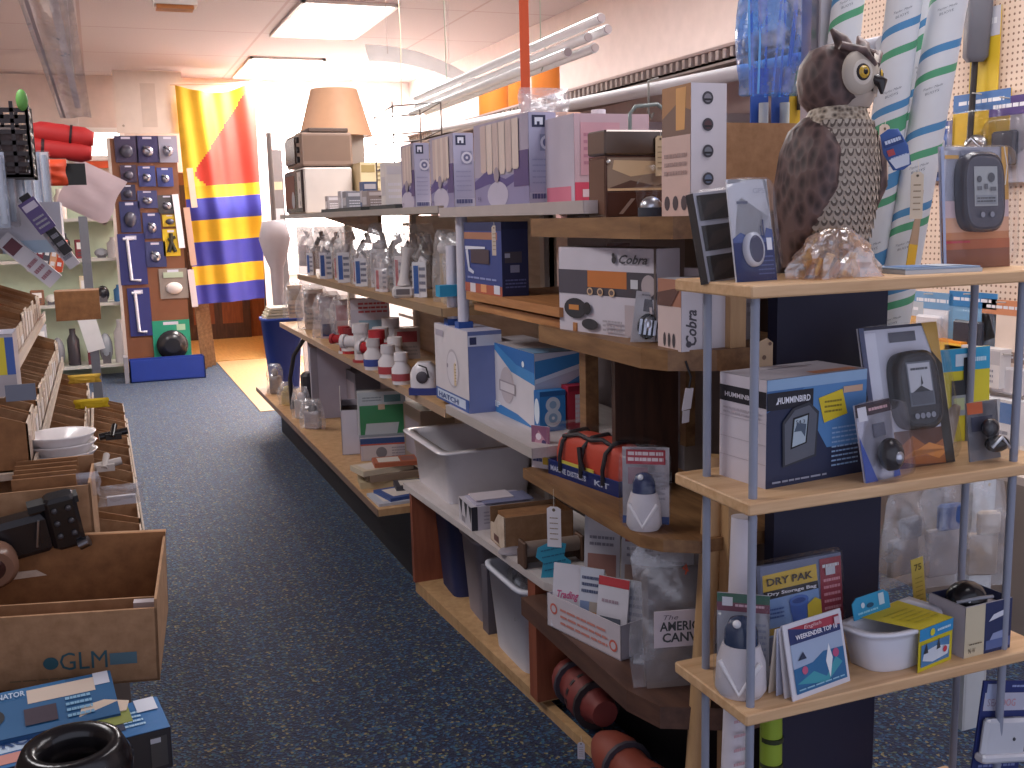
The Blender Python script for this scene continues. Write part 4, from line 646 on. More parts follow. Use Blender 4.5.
# --- third shelf
t=T('bilge_pump_pack','tall blister of white bilge pump, leftmost on the lowest display shelf','pump',(1.158,1.70,Z3),rot=(0,0,R(-38))); m=MB(); w,h=.105,.19; m.box(-w/2,0,0,w/2,.003,h,'#b9bcc8'); m.F.rect(0,.8,1,1,'#7c4a5c').rect(.0,.9,1,1,'#3f6a5a').rect(.1,.86,.3,.96,'#e2e2ea').lines(.35,.84,.9,.9,1,'#dcb8c4').rect(.1,0,.9,.14,'#5a6ab4').lines(.5,.3,.95,.7,6,'#9aa0b8'); m.build('card',t); bilge(t,1.42,dome='#2b3a58'); bubble(t,-w/2-.004,w/2+.004,0,h+.003,.095,p=6)
t=T('dry_storage_pack','yellow and blue dry storage bag in clear packet on lowest shelf','bag',(1.35,1.745,Z3),rot=(R(-6),0,R(2))); w,h=.215,.225
m=MB(); m.T=Matrix.Identity(4); m.box(-w/2,0,0,w/2,.012,h-.01,'#6a7490'); f=m.F; f.poly([(.02,.28),(.72,.28),(.68,.93),(.02,.9)],'#7fa0d0').poly([(.02,.74),(.69,.76),(.68,.93),(.02,.91)],'#c9a838').poly([(.02,.66),(.695,.68),(.69,.76),(.02,.745)],'#1c1a24').rect(.02,.3,.4,.37,'#b99a38').rect(.72,.3,.99,.97,'#8e2f3c').lines(.76,.35,.97,.78,6,'#c98c94',.4)
f.poly([(.36,.38),(.52,.38),(.56,.6),(.32,.6)],'#3d62b0').disc(.44,.6,.026,'#4a72c0',rv=.012).disc(.44,.6,.018,'#2c4c94',rv=.006).poly([(.54,.34),(.72,.34),(.71,.56),(.64,.6),(.54,.54)],'#d3bc30').text('DRY PAK',.06,.80,.075,'#3c3220',maxu=.56,bold=True).text('Dry Storage Bag',.06,.69,.045,'#dcdce4',maxu=.6,bold=True).lines(.05,.46,.25,.58,3,'#3b5c9c').rect(.78,.8,.9,.88,'#b9bcc4').lines(.74,.86,.95,.93,1,'#c8c8cc')
m.build('printed_pack',t); m=MB(); m.box(-w/2-.008,-.006,0,w/2+.008,.02,h,'clear',bev=.008); m.build('clear_bag',t)
t=T('leaflet_display','white folded display holder with blue sea picture leaflet, front of lowest shelf','leaflet holder',(1.28,1.60,Z3),R(10)); w,h=.165,.15
m=MB(); m.T=Matrix.Rotation(R(-12),4,'X'); m.box(-w/2,0,0,w/2,.003,h,'#d6d6e0'); f=m.F; f.rect(.07,.72,.95,.94,'#a83a4c').poly([(.07,.72),(.95,.72),(.95,.8),(.5,.84),(.07,.94)],'#27366a').rect(.07,.07,.95,.72,'#9fb2cf').poly([(.07,.07),(.95,.07),(.95,.5),(.6,.52),(.4,.42),(.07,.4)],'#2a6a9c').poly([(.1,.2),(.4,.3),(.6,.18),(.8,.4),(.9,.3),(.6,.1)],'#3f9aac').poly([(.66,.15),(.74,.4),(.7,.6),(.62,.38)],'#e6ecf2').disc(.25,.35,.008,'#c05a80').disc(.8,.45,.009,'#b0507c').poly([(.15,.5),(.25,.6),(.3,.5)],'#23304c').text('English',.32,.87,.06,'#e6c8cc',maxu=.3,shear=.2).text('WEEKENDER TOP 10',.16,.77,.065,'#e8e8f2',maxu=.72,bold=True).rect(.84,.82,.93,.92,'#c8b8c4').lines(.1,.1,.9,.14,1,'#8fc0da'); m.build('front_panel',t)
m=MB(); m.T=Matrix.Translation((0,.075,0))@Matrix.Rotation(R(16),4,'X'); m.box(-w/2,0,0,w/2,.003,h,'#c3c0cc'); m.build('back_panel',t)
for k in range(3): 
    m=MB(); m.T=Matrix.Translation((0,.018+.018*k,0))@Matrix.Rotation(R(-8+7*k),4,'X'); m.box(-w/2-.004*(k+1),0,0,w/2,.002,h*.93,['#d3cdd0','#b5b8cc','#cdbfb0'][k]); m.build('leaflet',t)
t=T('sink_caddy','white D shaped plastic caddy in yellow and blue sleeve, lowest display shelf','caddy',(1.515,1.66,Z3),R(12)); 
m=MB(); W=.12
def dring(k,z,g=0.): 
    pts=[]; 
    for i in range(24): a=math.pi+math.pi*i/23; pts.append(((W*k+g)*math.cos(a),(.062*k+g)*math.sin(a)-.0,z))
    for i in range(8): pts.append(((W*k+g)*(1-2*i/7.)*1.0,.05*k+g,z))
    return pts
rings=[dring(.74,0),dring(.78,.004),dring(.9,.07),dring(.92,.083),dring(1.0,.086,.008),dring(1.0,.094,.008),dring(.88,.092),dring(.84,.075),dring(.7,.01)]
n=len(rings[0]); vs=[v for r in rings for v in r]; m.add(vs,[(r*n+i,r*n+(i+1)%n,(r+1)*n+(i+1)%n,(r+1)*n+i) for r in range(len(rings)-1) for i in range(n)],'#dfe1ec:g',True); m.add(rings[0],[tuple(range(n-1,-1,-1))],'#c9ccdc'); m.add(rings[-1],[tuple(range(n))],'#b9bccc'); m.build('caddy_body',t)
m=MB(); m.prism([(-.02,0),(.095,0),(.095,.094),(-.02,.094)],.0015,'#cdbd22',at=-.072); f=Face(m,(-.02,-.0725,0),(.115,0,0),(0,0,.094)); f.rect(0,.72,1,1,'#2f8ec6').rect(.06,.1,.9,.62,'#4c7fae').poly([(.1,.25),(.4,.15),(.85,.2),(.9,.4),(.5,.5),(.15,.45)],'#cdd6e2').poly([(.12,.4),(.2,.66),(.26,.4)],'#30343c').poly([(.5,.4),(.56,.68),(.62,.42)],'#3c4048').disc(.36,.86,.008,'#d8cc30').lines(.5,.8,.9,.92,1,'#bfdff0').disc(.75,.35,.007,'#c83c4c')
m.add([(-.02,-.0725,.0945),(.095,-.0725,.0945),(.075,.05,.099),(-.07,.04,.099)],[(0,1,2,3)],'#cfc028'); g=Face(m,(.0,-.07,.0975),(.1,0,0),(-.05,.11,0)); g.lines(.1,.15,.9,.8,5,'#b0a41c',.3); m.build('printed_sleeve',t)
m=MB(); m.T=Matrix.Translation((-.03,.035,.096))@Matrix.Rotation(R(-12),4,'X'); m.prism([(-.06,0),(.06,0),(.06,.035),(.045,.045),(-.045,.045),(-.06,.035)],.002,'#2a96c4'); f=Face(m,(-.06,-.0005,0),(.12,0,0),(0,0,.045)); f.rect(.7,.35,.85,.9,'#c0d8e6').disc(.45,.5,.012,'#174c6c',rv=.005).lines(.1,.15,.65,.35,1,'#8fd0e8').disc(.25,.6,.006,'#c8dce8'); m.build('hang_tab',t)
t=T('compass_carton','white and navy carton with black domed compass poking out the top','carton',(1.715,1.602,Z3),R(2)); w,d,h=.135,.10,.115; m=MB(); m.box(-w/2,0,0,w/2,d,h-.02,'#b9b4ba'); L,f=m.L,m.F
m.box(-w/2,0,h-.02,w/2,.002,h,'#b9b4ba').box(-w/2,0,h-.02,-w/2+.002,d,h,'#a8a3a9').box(w/2-.002,0,h-.02,w/2,d,h,'#2b365c').box(-w/2,d-.002,h-.02,w/2,d,h,'#2b365c')
L.disc(.5,.35,.012,'#2c2c34',n=18).disc(.5,.35,.006,'#7c7c88').rect(0,0,1,1.2,'#bab5bd').disc(.5,.4,.012,'#2c2c34',n=18)
f.rect(0,0,.42,1.2,'#cbc0a4').rect(.42,0,1,1.2,'#27325c').poly([(.5,.75),(.9,.85),(.95,1.0),(.6,.9)],'#d2d6e2').poly([(.45,.1),(.7,.3),(.95,.1),(.9,.5),(.6,.45)],'#8f9cc4').rect(.45,.08,.98,.3,'#56689c').text('N',.08,.1,.12,'#4a4034',maxu=.05).text('W',.16,.1,.12,'#4a4034',maxu=.06).lines(.08,.28,.36,.34,1,'#6a5f50'); m.build('carton_body',t)
m=MB(); m.ball(-.018,.045,h-.004,.046,.04,.040,'#15161c:g',lo=-.3); m.tube([(-.062,.03,h+.0),(-.03,.002,h+.014),(.02,.01,h+.006)],.004,'#8a8c96:g'); 
for i in range(6): m.box(-.045+i*.008,.012,h+.002,-.041+i*.008,.014,h+.006,'#cfd0d8')
m.build('compass',t)
# yellow slip
m=MB(); m.T=Matrix.Rotation(R(-8),4,'Y'); m.box(-.015,0,0,.02,.0015,.165,'#c9b455'); m.F.text('75',.2,.82,.1,'#6a5c28',maxu=.6,bold=True).lines(.2,.1,.8,.75,10,'#a08e38',.25); m.build('yellow_slip',loc=(1.70,1.78,Z3+.0),label='tall narrow yellow slip marked 75 behind the white caddy',cat='slip')
# blue card with white switch at bottom shelf
t=T('switch_card','navy card with white plastic fitting, tilted, beneath the lowest visible shelf','card',(1.74,1.60,.17),rot=(R(-4),R(12),R(3))); w,h=.15,.335; m=MB(); m.box(-w/2,0,0,w/2,.004,h,'#22306e'); f=m.F; f.rect(.05,.8,.97,.92,'#b7b9cc').rect(.08,.88,.3,.98,'#a8b4d2').text('SEA',.12,.83,.05,'#9a8aa0',maxu=.25).text('DOG',.42,.83,.05,'#c88a90',maxu=.3).lines(.6,.95,.95,.98,1,'#98a6d4').lines(.1,.3,.9,.45,4,'#7a86b8'); m.build('printed_card',t); m=MB(); m.box(-.07,-.02,.165,.065,0,.255,'#c6cad4:g',bev=.008).box(-.078,-.03,.160,.07,0,.178,'#cdd0da:g',bev=.005); m.ball(.02,-.021,.21,.004,.003,.004,'#3c4048'); m.build('white_fitting',t)
# clear bags hanging behind the lowest gap
for i,(px,py,w,h,lb) in enumerate([(905,490,.16,.24,'cloudy clear plastic bag hanging left behind the white caddy'),(945,470,.15,.3,'tall clear plastic bag hanging behind the compass carton'),(985,480,.13,.28,'clear plastic bag hanging behind the right grey tube post')]):
    p=P(px,py,1,1.90+.02*i); t=T('plastic_bag',lb,'bag',(p.x,p.y,p.z-h),R(-15*i+10)); m=MB(); pillow(m,w,.06,h,'bag',seed=20+i,crump=.35,neck=.7); m.build('clear_bag',t); m=MB(); m.box(-w*.3,-.01,.03,w*.3,.01,h*.5,['#8d8688','#a8a0a0','#b9a898'][i],bev=.004); m.box(-w*.15,-.02,h*.5,w*.3,.0,h*.72,['#787880','#3b5a96','#c8b8a8'][i],bev=.006); m.build('contents',t); MB().tube([(0,0,h*.98),(0,-.03,Z2-.03-(p.z-h))],.0015,'#c8c8cc').build('string',t)
m=MB(); m.box(0,0,0,.085,.02,1.0,'#c3c6c8').F.rect(.1,0,.9,1,'#cfd3d6').disc(.7,.75,.005,'#b09858').disc(.7,.6,.005,'#b09858'); m.build('white_board',loc=(P(968,600,1,2.2).x,2.2,.0),label='pale upright board standing behind the clear bags right of the display',cat='board')
# ================================================================== striped tubes of chart paper
def roll(x,y0,x1,y1,L,r,label,ph):
    t=T('striped_tube',label,'tube',(x,y0,0),group='striped paper tubes behind the owl'); m=MB(); a=Vector((0,0,0)); b=Vector((x1-x,y1-y0,L)); d=(b-a).normalized(); LL=(b-a).length
    n0=(CP-Vector((x,y0,0))-b*.7); n0=(n0-d*n0.dot(d)).normalized(); u=-n0; v=d.cross(u); N=28; K=130; rise=.12
    # rows follow the helix, the seam faces the wall
    vs=[a+d*min(LL,max(0,LL*(k-8)/(K-16)+rise*(i/N-.5)))+u*math.cos(2*math.pi*i/N)*r+v*math.sin(2*math.pi*i/N)*r for k in range(K+1) for i in range(N+1)]
    cols={}
    for k in range(K):
        q=(k*LL/(K-16)/.19+ph)%1.; c='#4f9a72' if q<.12 else ('#4a86b4' if .26<q<.39 else '#d2d4d8')
        for i in range(N): cols.setdefault(c,[]).append((k*(N+1)+i,k*(N+1)+i+1,(k+1)*(N+1)+i+1,(k+1)*(N+1)+i))
    for c,fs in cols.items(): m.add(vs,fs,c,True)
    m.cyl(a,a+d*.002,r*.98,'#b5b0aa').cyl(b-d*.02,b-d*.018,r*.98,'#b5b0aa'); m.build('paper_tube',t)
    # slanted script marks facing the camera
    m=MB(); cam=(CP-Vector((x,y0,0))); 
    for k in range(7):
        c=a+d*(LL*(.48+.085*k)); n=(CP-(Vector((x,y0,0))+c)); n=(n-d*n.dot(d)).normalized(); s=d.cross(n).normalized()*-1; 
        if s.x<0: s=-s
        O=c+n*(r+.0008)-s*r*.5; U=(s*1.0+d*.45)*r*.95; V=d*.02; f=Face(m,O,U,V); f.N=n; f.text('Taylor Made',0,.55,.34,'#5d6572',maxu=1.,shear=.3); f.text('BUOYS',.15,.0,.3,'#5d6572',maxu=.7)
    m.build('script_marks',t); return t
roll(1.70,2.20,1.895,2.10,2.2,.042,'striped white paper tube nearest the owl, blue and green bands',.1)
roll(1.655,2.12,2.005,2.06,2.2,.044,'striped white paper tube in the middle of the tubes behind the owl',.35)
roll(1.76,2.30,2.14,2.24,2.3,.034,'striped white paper tube farthest right of the tubes behind the owl',.7)
roll(1.64,2.30,1.84,2.24,2.25,.040,'striped white paper tube rising directly above the owl head',.55)
pt=P(885,120,1,2.03); t=T('hanging_tag','long cream tag hanging between the striped tubes','tag',(pt.x,pt.y,pt.z)); pricetag(t,0,0,0,w=.03,h=.13,c='#d8c4b4',L=.01,name='paper_tag')
m=MB(); m.T=Matrix.Rotation(R(8),4,'Y'); m.prism([(-.012,0),(.012,0),(.012,.05),(-.012,.05)],.002,'#d8b840').prism([(-.012,.05),(.012,.05),(.006,.17),(.0,.175)],.002,'#b5a08a'); m.build('yellow_brush',loc=(P(910,260,1,1.83).x,1.828,Z1),label='narrow tan and yellow handled brush standing right of the striped tubes',cat='brush')
# ================================================================== pegboard wall and its goods
struct('wall_pegboard',MB().box(3.44,2.2,.7,3.46,4.6,2.7,'pegboard'))
MB().box(3.40,4.6,.0,3.48,4.66,2.7,'#4a3026').build('trim_3',kind='structure')
def peg(px,py,w,h,kind,label,X=3.43,cat='blister pack',cols=('#d9b62c','#2f6ab0')):
    p=P(px,py,0,X); t=T('hanging_pack',label,cat,(p.x-.012,p.y,p.z),R(-90)); m=MB(); 
    if kind!='box':
        m.box(-w/2,0,-h,w/2,.004,0,cols[0]); m.F.rect(0,.78,1,1,cols[1]).lines(.1,.84,.9,.94,1,'#e6e6ec'); m.build('card',t); MB().cyl((0,.01,-.01),(0,-.05,-.005),.003,'#b9b4b0').build('hook',t)
    if kind=='chrome': m=MB(); m.ball(0,-.02,-h*.6,w*.2,.02,h*.1,'#c6c8d0:m').tube([(-w*.3,-.02,-h*.75),(0,-.04,-h*.55),(w*.3,-.02,-h*.8)],.008,'#8a8d98:m'); m.build('fitting',t); bubble(t,-w/2,w/2,-h,-.15*h,.05)
    if kind=='dark': m=MB(); m.box(-w*.3,-.03,-h*.8,w*.3,0,-h*.4,'#3b3f4c:g',bev=.008); m.build('fitting',t); bubble(t,-w/2,w/2,-h,-.2*h,.045)
    if kind=='white': m=MB(); m.box(-w*.3,-.03,-h*.85,w*.3,0,-h*.3,'#d0cdd2',bev=.008); m.build('fitting',t)
    if kind=='box': m.box(-w/2,-.06,-h,w/2,0,0,cols[0]); m.F.rect(0,.6,1,.95,cols[1]).lines(.1,.1,.9,.5,3,'#8a8d98'); m.build('carton_body',t)
    return t
X_=3.42
peg(984,92,.30,.34,'chrome','yellow card with chrome fitting above the weather station pack',cols=('#dcb428','#4a72aa'))
peg(1012,96,.20,.34,'dark','purple topped white pack at far right above the weather station pack',cols=('#b9b6c4','#4c3a78'))
peg(941,122,.16,.25,'white','blue topped pack just left of the weather station pack',cols=('#5a74b0','#2c4c94'))
t=peg(989,8,.15,.52,'plain','yellow strip card behind the grey lantern on pegboard',cols=('#d3b22e','#c4c4d0'))
m=MB(); m.loft([(0,0,0,.03,.03),(0,0,.02,.045,.045),(0,0,.30,.05,.045),(0,0,.32,.04,.04)],'#63646e',n=20,p=4).loft([(0,0,.32,.045,.045),(0,0,.36,.06,.055),(0,0,.42,.05,.045),(0,0,.44,.01,.01)],'#b7bcc4:g'); p=P(975,62,0,3.38); t=T('lantern_light','grey stick lantern with clear head on black rod, pegboard wall','lantern',(p.x,p.y,p.z),rot=(R(5),0,R(-30))); m.build('lamp_head',t)
MB().tube([(0,0,.01),(.0,0,-.3),(.0,0,-.66)],.013,'#2a2628').build('rod',t)
cl=[('#d8a868','#b9c0c8'),('#dcdce2','#6f9cc4'),('#7fb4dc','#2f7cb8'),('#ecd8c8','#d88f66'),('#ec9420','#f0c040'),('#d4d0d0','#b8b4b8'),('#dcd4cc','#9a8478'),('#b9bcc8','#506894'),('#dddde0','#4f78b0'),('#e2e0d8','#a07850'),('#c9cccf','#7f9aa8'),('#d8cab8','#a08c7a')]
spots=[(905,300,.26,.3),(935,292,.24,.34),(975,292,.26,.3),(1008,300,.24,.28),(948,338,.3,.16),(985,345,.3,.16),(1015,352,.26,.2),(915,350,.26,.3),(1000,395,.3,.24),(940,392,.24,.3),(965,420,.24,.22),(1016,425,.22,.26)]
nm=['tan','pale grey','sky blue','peach topped','orange','plain white','brown topped cream','navy topped grey','blue topped white','tan topped ivory','slate topped','sand coloured']
for i,((px,py,w,h),c) in enumerate(zip(spots,cl)): peg(px,py,w,h,['plain','white','dark','plain','box','box','white','plain','box','plain','dark','plain'][i],nm[i]+' hanging pack on the pegboard seen between the two upper display shelves',cols=c)
# more on lower wall/shelf seen right of the near post
Gs=T('wall_shelf','pale wall shelf with pegboard back on the right wall, holding bagged stock','shelf',(3.2,3.4,0)); MB().box(-.2,-1.2,.55,.24,1.2,.58,'#c9beb6').build('shelf',Gs); MB().box(-.2,-1.2,0,-.17,1.2,.55,'#8d837c').build('under_shelf_panel',Gs)
# ================================================================== overhead things
t=T('tube_bundle','bundle of long white fluorescent tubes hung from the ceiling by thin wires','tubes',(1.6,4.3,2.15)); 
for i,(dx,dz,y0) in enumerate([(0,.035,-1.1),(.05,.01,-1.05),(.0,-.01,-1.0),(.05,-.035,-.95),(-.03,-.045,-.9)]): m=MB(); m.cyl((dx,y0,dz),(dx,1.05,dz-.02),.0165,'#ffffff:g'); m.cyl((dx,y0-.006,dz),(dx,y0,dz),.014,'#c9b8b4'); m.build('white_tube',t)
for y in (-.55,.6): m=MB(); m.tube([(.02,y,-.06),(.05,y,.0),(.02,y,.06),(.02,y,.95)],.0025,'#a8b0a0'); m.build('hanging_wire',t)
pz=P(527,105,0,1.46); m=MB(); m.box(-.016,-.006,1.582,.016,.006,HC,'#d9582c'); m.build('orange_strap',loc=(1.247,3.0,0),rz=R(-20),label='vertical orange strap running from the top shelf up to the ceiling',cat='strap')
bpy.data.objects['orange_strap'].location=(1.40,3.38,0)
for i,(px0,px1,lb) in enumerate([(480,508,'leftmost wide orange roll on the high shelf behind the strap'),(509,524,'narrow orange roll just left of the orange strap'),(533,559,'orange roll just right of the orange strap on the high shelf')]):
    y=yat((px0+px1)/2,2.12,2.1); w=xat(px1,y,2.1)-xat(px0,y,2.1); m=MB(); m.loft([(0,0,0,w/2,w/2),(0,0,.235,w/2,w/2)],'#e0812c',n=28); m.loft([(0,0,.235,w/2-.004,w/2-.004),(0,0,.238,w*.2,w*.2)],'#b06420',n=24); m.build('orange_roll',loc=(2.12,y,2.0505),label=lb,cat='roll',group='orange rolls on the high shelf')
m=MB(); m.box(-.1,-.2,0,.1,.2,.012,'#d9cfc4'); 
bx=T('small_box','row of pale little open boxes on the high shelf under the orange rolls','box',(1.95,4.6,2.1)) if False else None
# hook on shelf rail near grill
MB().tube([(.04,0,.12),(.0,0,.11),(0,0,.0),(.012,0,-.02),(.02,0,.0)],.004,'#8a8680').build('wire_hook',loc=(1.86,3.35,1.90),label='bent wire hook hanging above the tall white carton',cat='hook')
# blue net hanging + silvery post, right of pipe
t=T('blue_net','bunched blue mesh net hanging from above beside the silvery post','net',(P(772,0,1,2.45).x,2.45,P(772,95,1,2.45).z)); m=MB()
def netf(u,v):
    z=v*.85; a=u*2*math.pi; r=.07+.03*math.sin(3*a+5*v)+.035*math.sin(v*6)+.01*math.sin(9*a); return (r*math.cos(a)+.03*math.sin(4*v),r*.6*math.sin(a),z)
m.grid(netf,30,24,'net',True); m.build('mesh',t); m=MB()
for k in range(8): a=k*.8; m.tube([(.06*math.cos(a)+.02*math.sin(a+j),.04*math.sin(a)+.01*math.cos(2*j),j*.21) for j in range(5)],.003,'#6fb0ec')
m.build('cord',t)
m=MB(); m.box(-.022,-.02,0,.022,.02,1.65,'#aaa6ae:m').box(-.0,-.03,.9,.05,.03,1.3,'#b9b6bc'); m.build('metal_post',loc=(P(812,100,1,2.32).x,2.32,1.0),label='silvery upright metal post rising behind the owl head',cat='post')
for i,(px,c) in enumerate([(760,'#3b62b0'),(781,'#3a5ea8'),(798,'#d2a82a')]):
    p=P(px,75,1,2.6); t=T('hanging_pack',['blue backed blister with white tool, left one under the blue net','blue backed blister with white tool, right one under the blue net','bright yellow hanging card beside the silvery post'][i],'blister pack',(p.x,p.y,p.z-.2)); m=MB(); m.box(-.03,0,0,.03,.004,.22,c); m.build('card',t); m=MB(); m.cyl((0,-.02,.06),(0,-.02,.12),.014,'#c8ccc8',n=12).cyl((0,-.02,.02),(0,-.02,.06),.009,'#8f949c',n=12) if i<2 else m.cyl((0,-.01,.1),(0,-.01,.15),.008,'#3c3428'); m.build('tool',t)
# ================================================================== far bay goods (section A)
# top shelf z 1.59
def onshelf(z,X,xfar,xnear,xback,ytop): return rackspan(z,X,xfar,xnear,xback,ytop)
def y_at(px,X,z): return yat(px,X,z)
y0=y_at(306,1.12,1.59)
t=T('microwave','white microwave oven with dark glass door on far end of the top shelf','microwave',(1.38,y0,1.59)); m=MB(); w,d,h=.5,.75,.30
yn=y0; m.box(-.26,0,0,.02,.62,h-.04,'#d9cdc6',bev=.008); m.build('oven_body',t)
m=MB(); m.box(-.272,.02,.01,-.26,.60,h-.05,'#3a2a26:g'); m.L.rect(.06,.1,.6,.9,'#6c3c2c').disc(.5,.3,.05,'#9aa0a8').rect(.78,.1,.98,.95,'#cfc4be'); m.build('oven_door',t)
for k in range(3): MB().cyl((-.274,.08,.06+k*.07),(-.262,.08,.06+k*.07),.014,'#8c837e').build('knob',t)
t=T('toaster_oven','grey brown toaster oven stacked on top of the white microwave','oven',(1.3,y0+.05,1.85)); m=MB(); m.box(-.18,0,.01,.12,.5,.20,'#8c7466',bev=.01); m.F.rect(.05,.15,.95,.9,'#7d6455'); m.build('oven_body',t); m=MB(); m.box(-.192,.14,.03,-.18,.47,.18,'#4c3c36:g'); m.build('oven_door',t); 
for k in range(3): MB().cyl((-.195,.06,.05+k*.055),(-.18,.06,.05+k*.055),.018,'#2e2a2c').build('knob',t)
m=MB(); m.box(-.13,0,.202,.1,.45,.225,'#5c4a42',bev=.004); m.build('lid',t)
t=T('cream_carton','cream coloured printed carton beside the white microwave on top shelf','carton',(1.48,y0-.02,1.59)); m=MB(); m.box(-.06,-.1,0,.22,.4,.28,'#dcc9a0'); m.F.rect(.02,.8,.3,.95,'#a8905c').lines(.35,.6,.95,.95,4,'#a8946c').lines(.1,.1,.9,.5,5,'#c4ae80'); m.build('carton_body',t)
t=T('beige_lampshade','beige conical lampshade on the far top shelf behind the oven','lampshade',(P(336,137,1,6.9).x,6.9,P(336,137,1,6.9).z)); m=MB(); m.loft([(0,0,0,.24,.24),(0,0,.3,.15,.15)],'#d9a884',n=28); m.build('shade',t); MB().box(-.15,-.15,1.5905-P(336,137,1,6.9).z,.15,.15,0,'#a8988c').build('base',t)
for i,(px,w,h,c) in enumerate([(352,.09,.10,'#8f8c94'),(361,.07,.14,'#5d6c94'),(374,.10,.09,'#a89c9c'),(384,.07,.20,'#cdb4a4'),(391,.08,.20,'#e6dfdc'),(340,.08,.11,'#b9b4bc'),(331,.07,.09,'#a0989c')]):
    y=y_at(px,1.2,1.59); t=T('small_carton',['low grey','slim blue','wide greyish','tall peach','tall white','pale grey','short taupe'][i]+' carton standing on the far bay top shelf','carton',(1.22+.03*(i%2),y,1.59),group=None); m=MB(); m.box(-w/2,0,0,w/2,w,h,c); m.F.lines(.15,.2,.85,.6,3,'#efeaf0').rect(.1,.75,.9,.92,'#d9d4da'); m.L.rect(.1,.3,.9,.7,'#d0cad0'); m.build('carton_body',t)
for i,(a,b_) in enumerate([((325,207),(365,203)),((374,206),(400,197))]):
    ya,yb=y_at(a[0],1.14,1.60),y_at(b_[0],1.14,1.60); m=MB(); m.box(-.06,0,0,.10,ya-yb,.016,'#2c3236'); m.Tp.rect(.1,.1,.9,.9,'#4c5458'); m.build('flat_tray',loc=(1.18,yb,1.591),label=['dark flat tray lying on the top shelf nearer the ovens','dark flat tray lying on the top shelf against the lilac carton'][i],cat='tray')
# wire rack + wrapped bundle on top of cartons
t=T('wire_rack','thin wire display rack standing on the far top shelf','rack',(1.33,4.6,1.59)); m=MB()
for k in range(4): z=.08+k*.12; m.tube([(-.1,-.12,z),(.12,-.12,z+.02),(.12,.2,z),(-.1,.2,z-.02)],.003,'#6f6460',closed=True)
for x,y in ((-.1,-.12),(.12,-.12),(.12,.2),(-.1,.2)): m.tube([(x,y,0),(x,y,.46)],.0035,'#6f6460')
m.build('wire_frame',t)
t=T('wrapped_goods','bundle of pinkish clear wrapped goods on top of the lilac cartons','bag',(1.28,3.0,1.79)); m=MB()
for i in range(4): m.T=Matrix.Translation((.03*i-.02,-.1+.1*i,0))@Matrix.Rotation(R(30*i),4,'Z'); pillow(m,.16,.08,.13-.01*i,'bag',seed=40+i,crump=.3)
m.build('clear_wrap',t); m=MB(); m.box(-.04,-.12,0,.1,.1,.06,'#d9a890',bev=.008).box(-.02,.1,0,.1,.25,.08,'#c9b4b0',bev=.008); m.build('contents',t)
# white curved sheet and white pole bundle
m=MB()
def arch(u,v): 
    x=1.75+.95*u; return (x,6.9+.10*v,2.50+.16*math.sin(u*2.2+.5)-.30*u+.12*v)
m.grid(arch,20,3,'#f4efec'); t=T('white_sheet','curved white sheet arching high above the far bay, hung from the ceiling','sheet'); m.build('sheet_body',t)
for u in (.15,.6): q=arch(u,.5); MB().tube([q,(q[0],q[1],HC)],.002,'#d8ccc8').build('wire',t)
# second shelf z 1.235: bagged pumps
def bagged(name,label,cat,x,y,z,w,h,c1,c2,seed,rz=-50,tall=False):
    rq=random.Random(seed*7+1); w*=rq.uniform(.8,1.15); h*=rq.uniform(.8,1.25)
    t=T(name,label,cat,(x+rq.uniform(-.01,.05),y+rq.uniform(-.03,.03),z),R(rz+rq.uniform(-30,30)),group='bagged fittings on the second shelf of the far bay'); m=MB(); m.box(-w*.3,-.012,.002,w*.3,-.008,h*.6,c1); m.F.rect(.1,.1,.45,.9,c2).lines(.5,.1,.95,.9,4,'#7c7f94'); m.build('card',t)
    m=MB(); m.cyl((0,.005,0),(0,.005,h*.55),w*.16,'#cfcbd2'); m.tube([(-w*rq.uniform(0,.2),.005,h*.5),(rq.uniform(-.02,.02),.005,h*.66),(w*rq.uniform(.1,.3),.0,h*rq.uniform(.55,.8))],w*.12,['#d4cfd4','#8d8890','#b9b2b4'][seed%3],n=8); m.build('fitting',t)
    m=MB(); pillow(m,w,w*.5,h,'bag' if seed%2 else 'clear',seed=seed,crump=.25,neck=.6); m.build('clear_bag',t)
pal=[('#dcdce4','#2f5ea8'),('#d8d4dc','#b04a54'),('#e0dee4','#3a62b0'),('#cfcad2','#c05058'),('#d8d8e2','#2c58a4'),('#dad6dc','#9a8f96')]
for i in range(13):
    px=432-i*9.4 if i<12 else 318; px=412-i*8.2; y=y_at(px,1.15,1.235); c=pal[i%6]
    bagged('bagged_fitting','bagged white fitting with %s card, %s from the white upright post'%(['blue','red','navy','pink','deep blue','grey'][i%6],ORD[i]),'bag',1.15,y,1.235,.13,.20+.02*(i%3),c[0],c[1],i)
for i in range(9):
    px=425-i*15; y=y_at(px,1.33,1.235); 
    t=T('bagged_fitting','clear bag of dark and silver parts in the back row, %s from the post end'%ORD[i],'bag',(1.33,y,1.235),R(-40),group='back row of bags on the second shelf of the far bay'); m=MB(); m.box(-.04,-.01,.003,.04,.02,.15,['#5a4c4a','#8d7f7c','#a8a2a8'][i%3],bev=.006).tube([(-.03,0,.14),(.0,.01,.2),(.04,-.01,.17+.02*(i%3)),(.02,0,.24)],.016,['#b9b4b8','#4a4444','#d2ccd0'][i%3],n=8); m.build('parts',t); m=MB(); pillow(m,.17,.08,.29,'bag',seed=60+i,crump=.3,neck=.5); m.build('clear_bag',t)
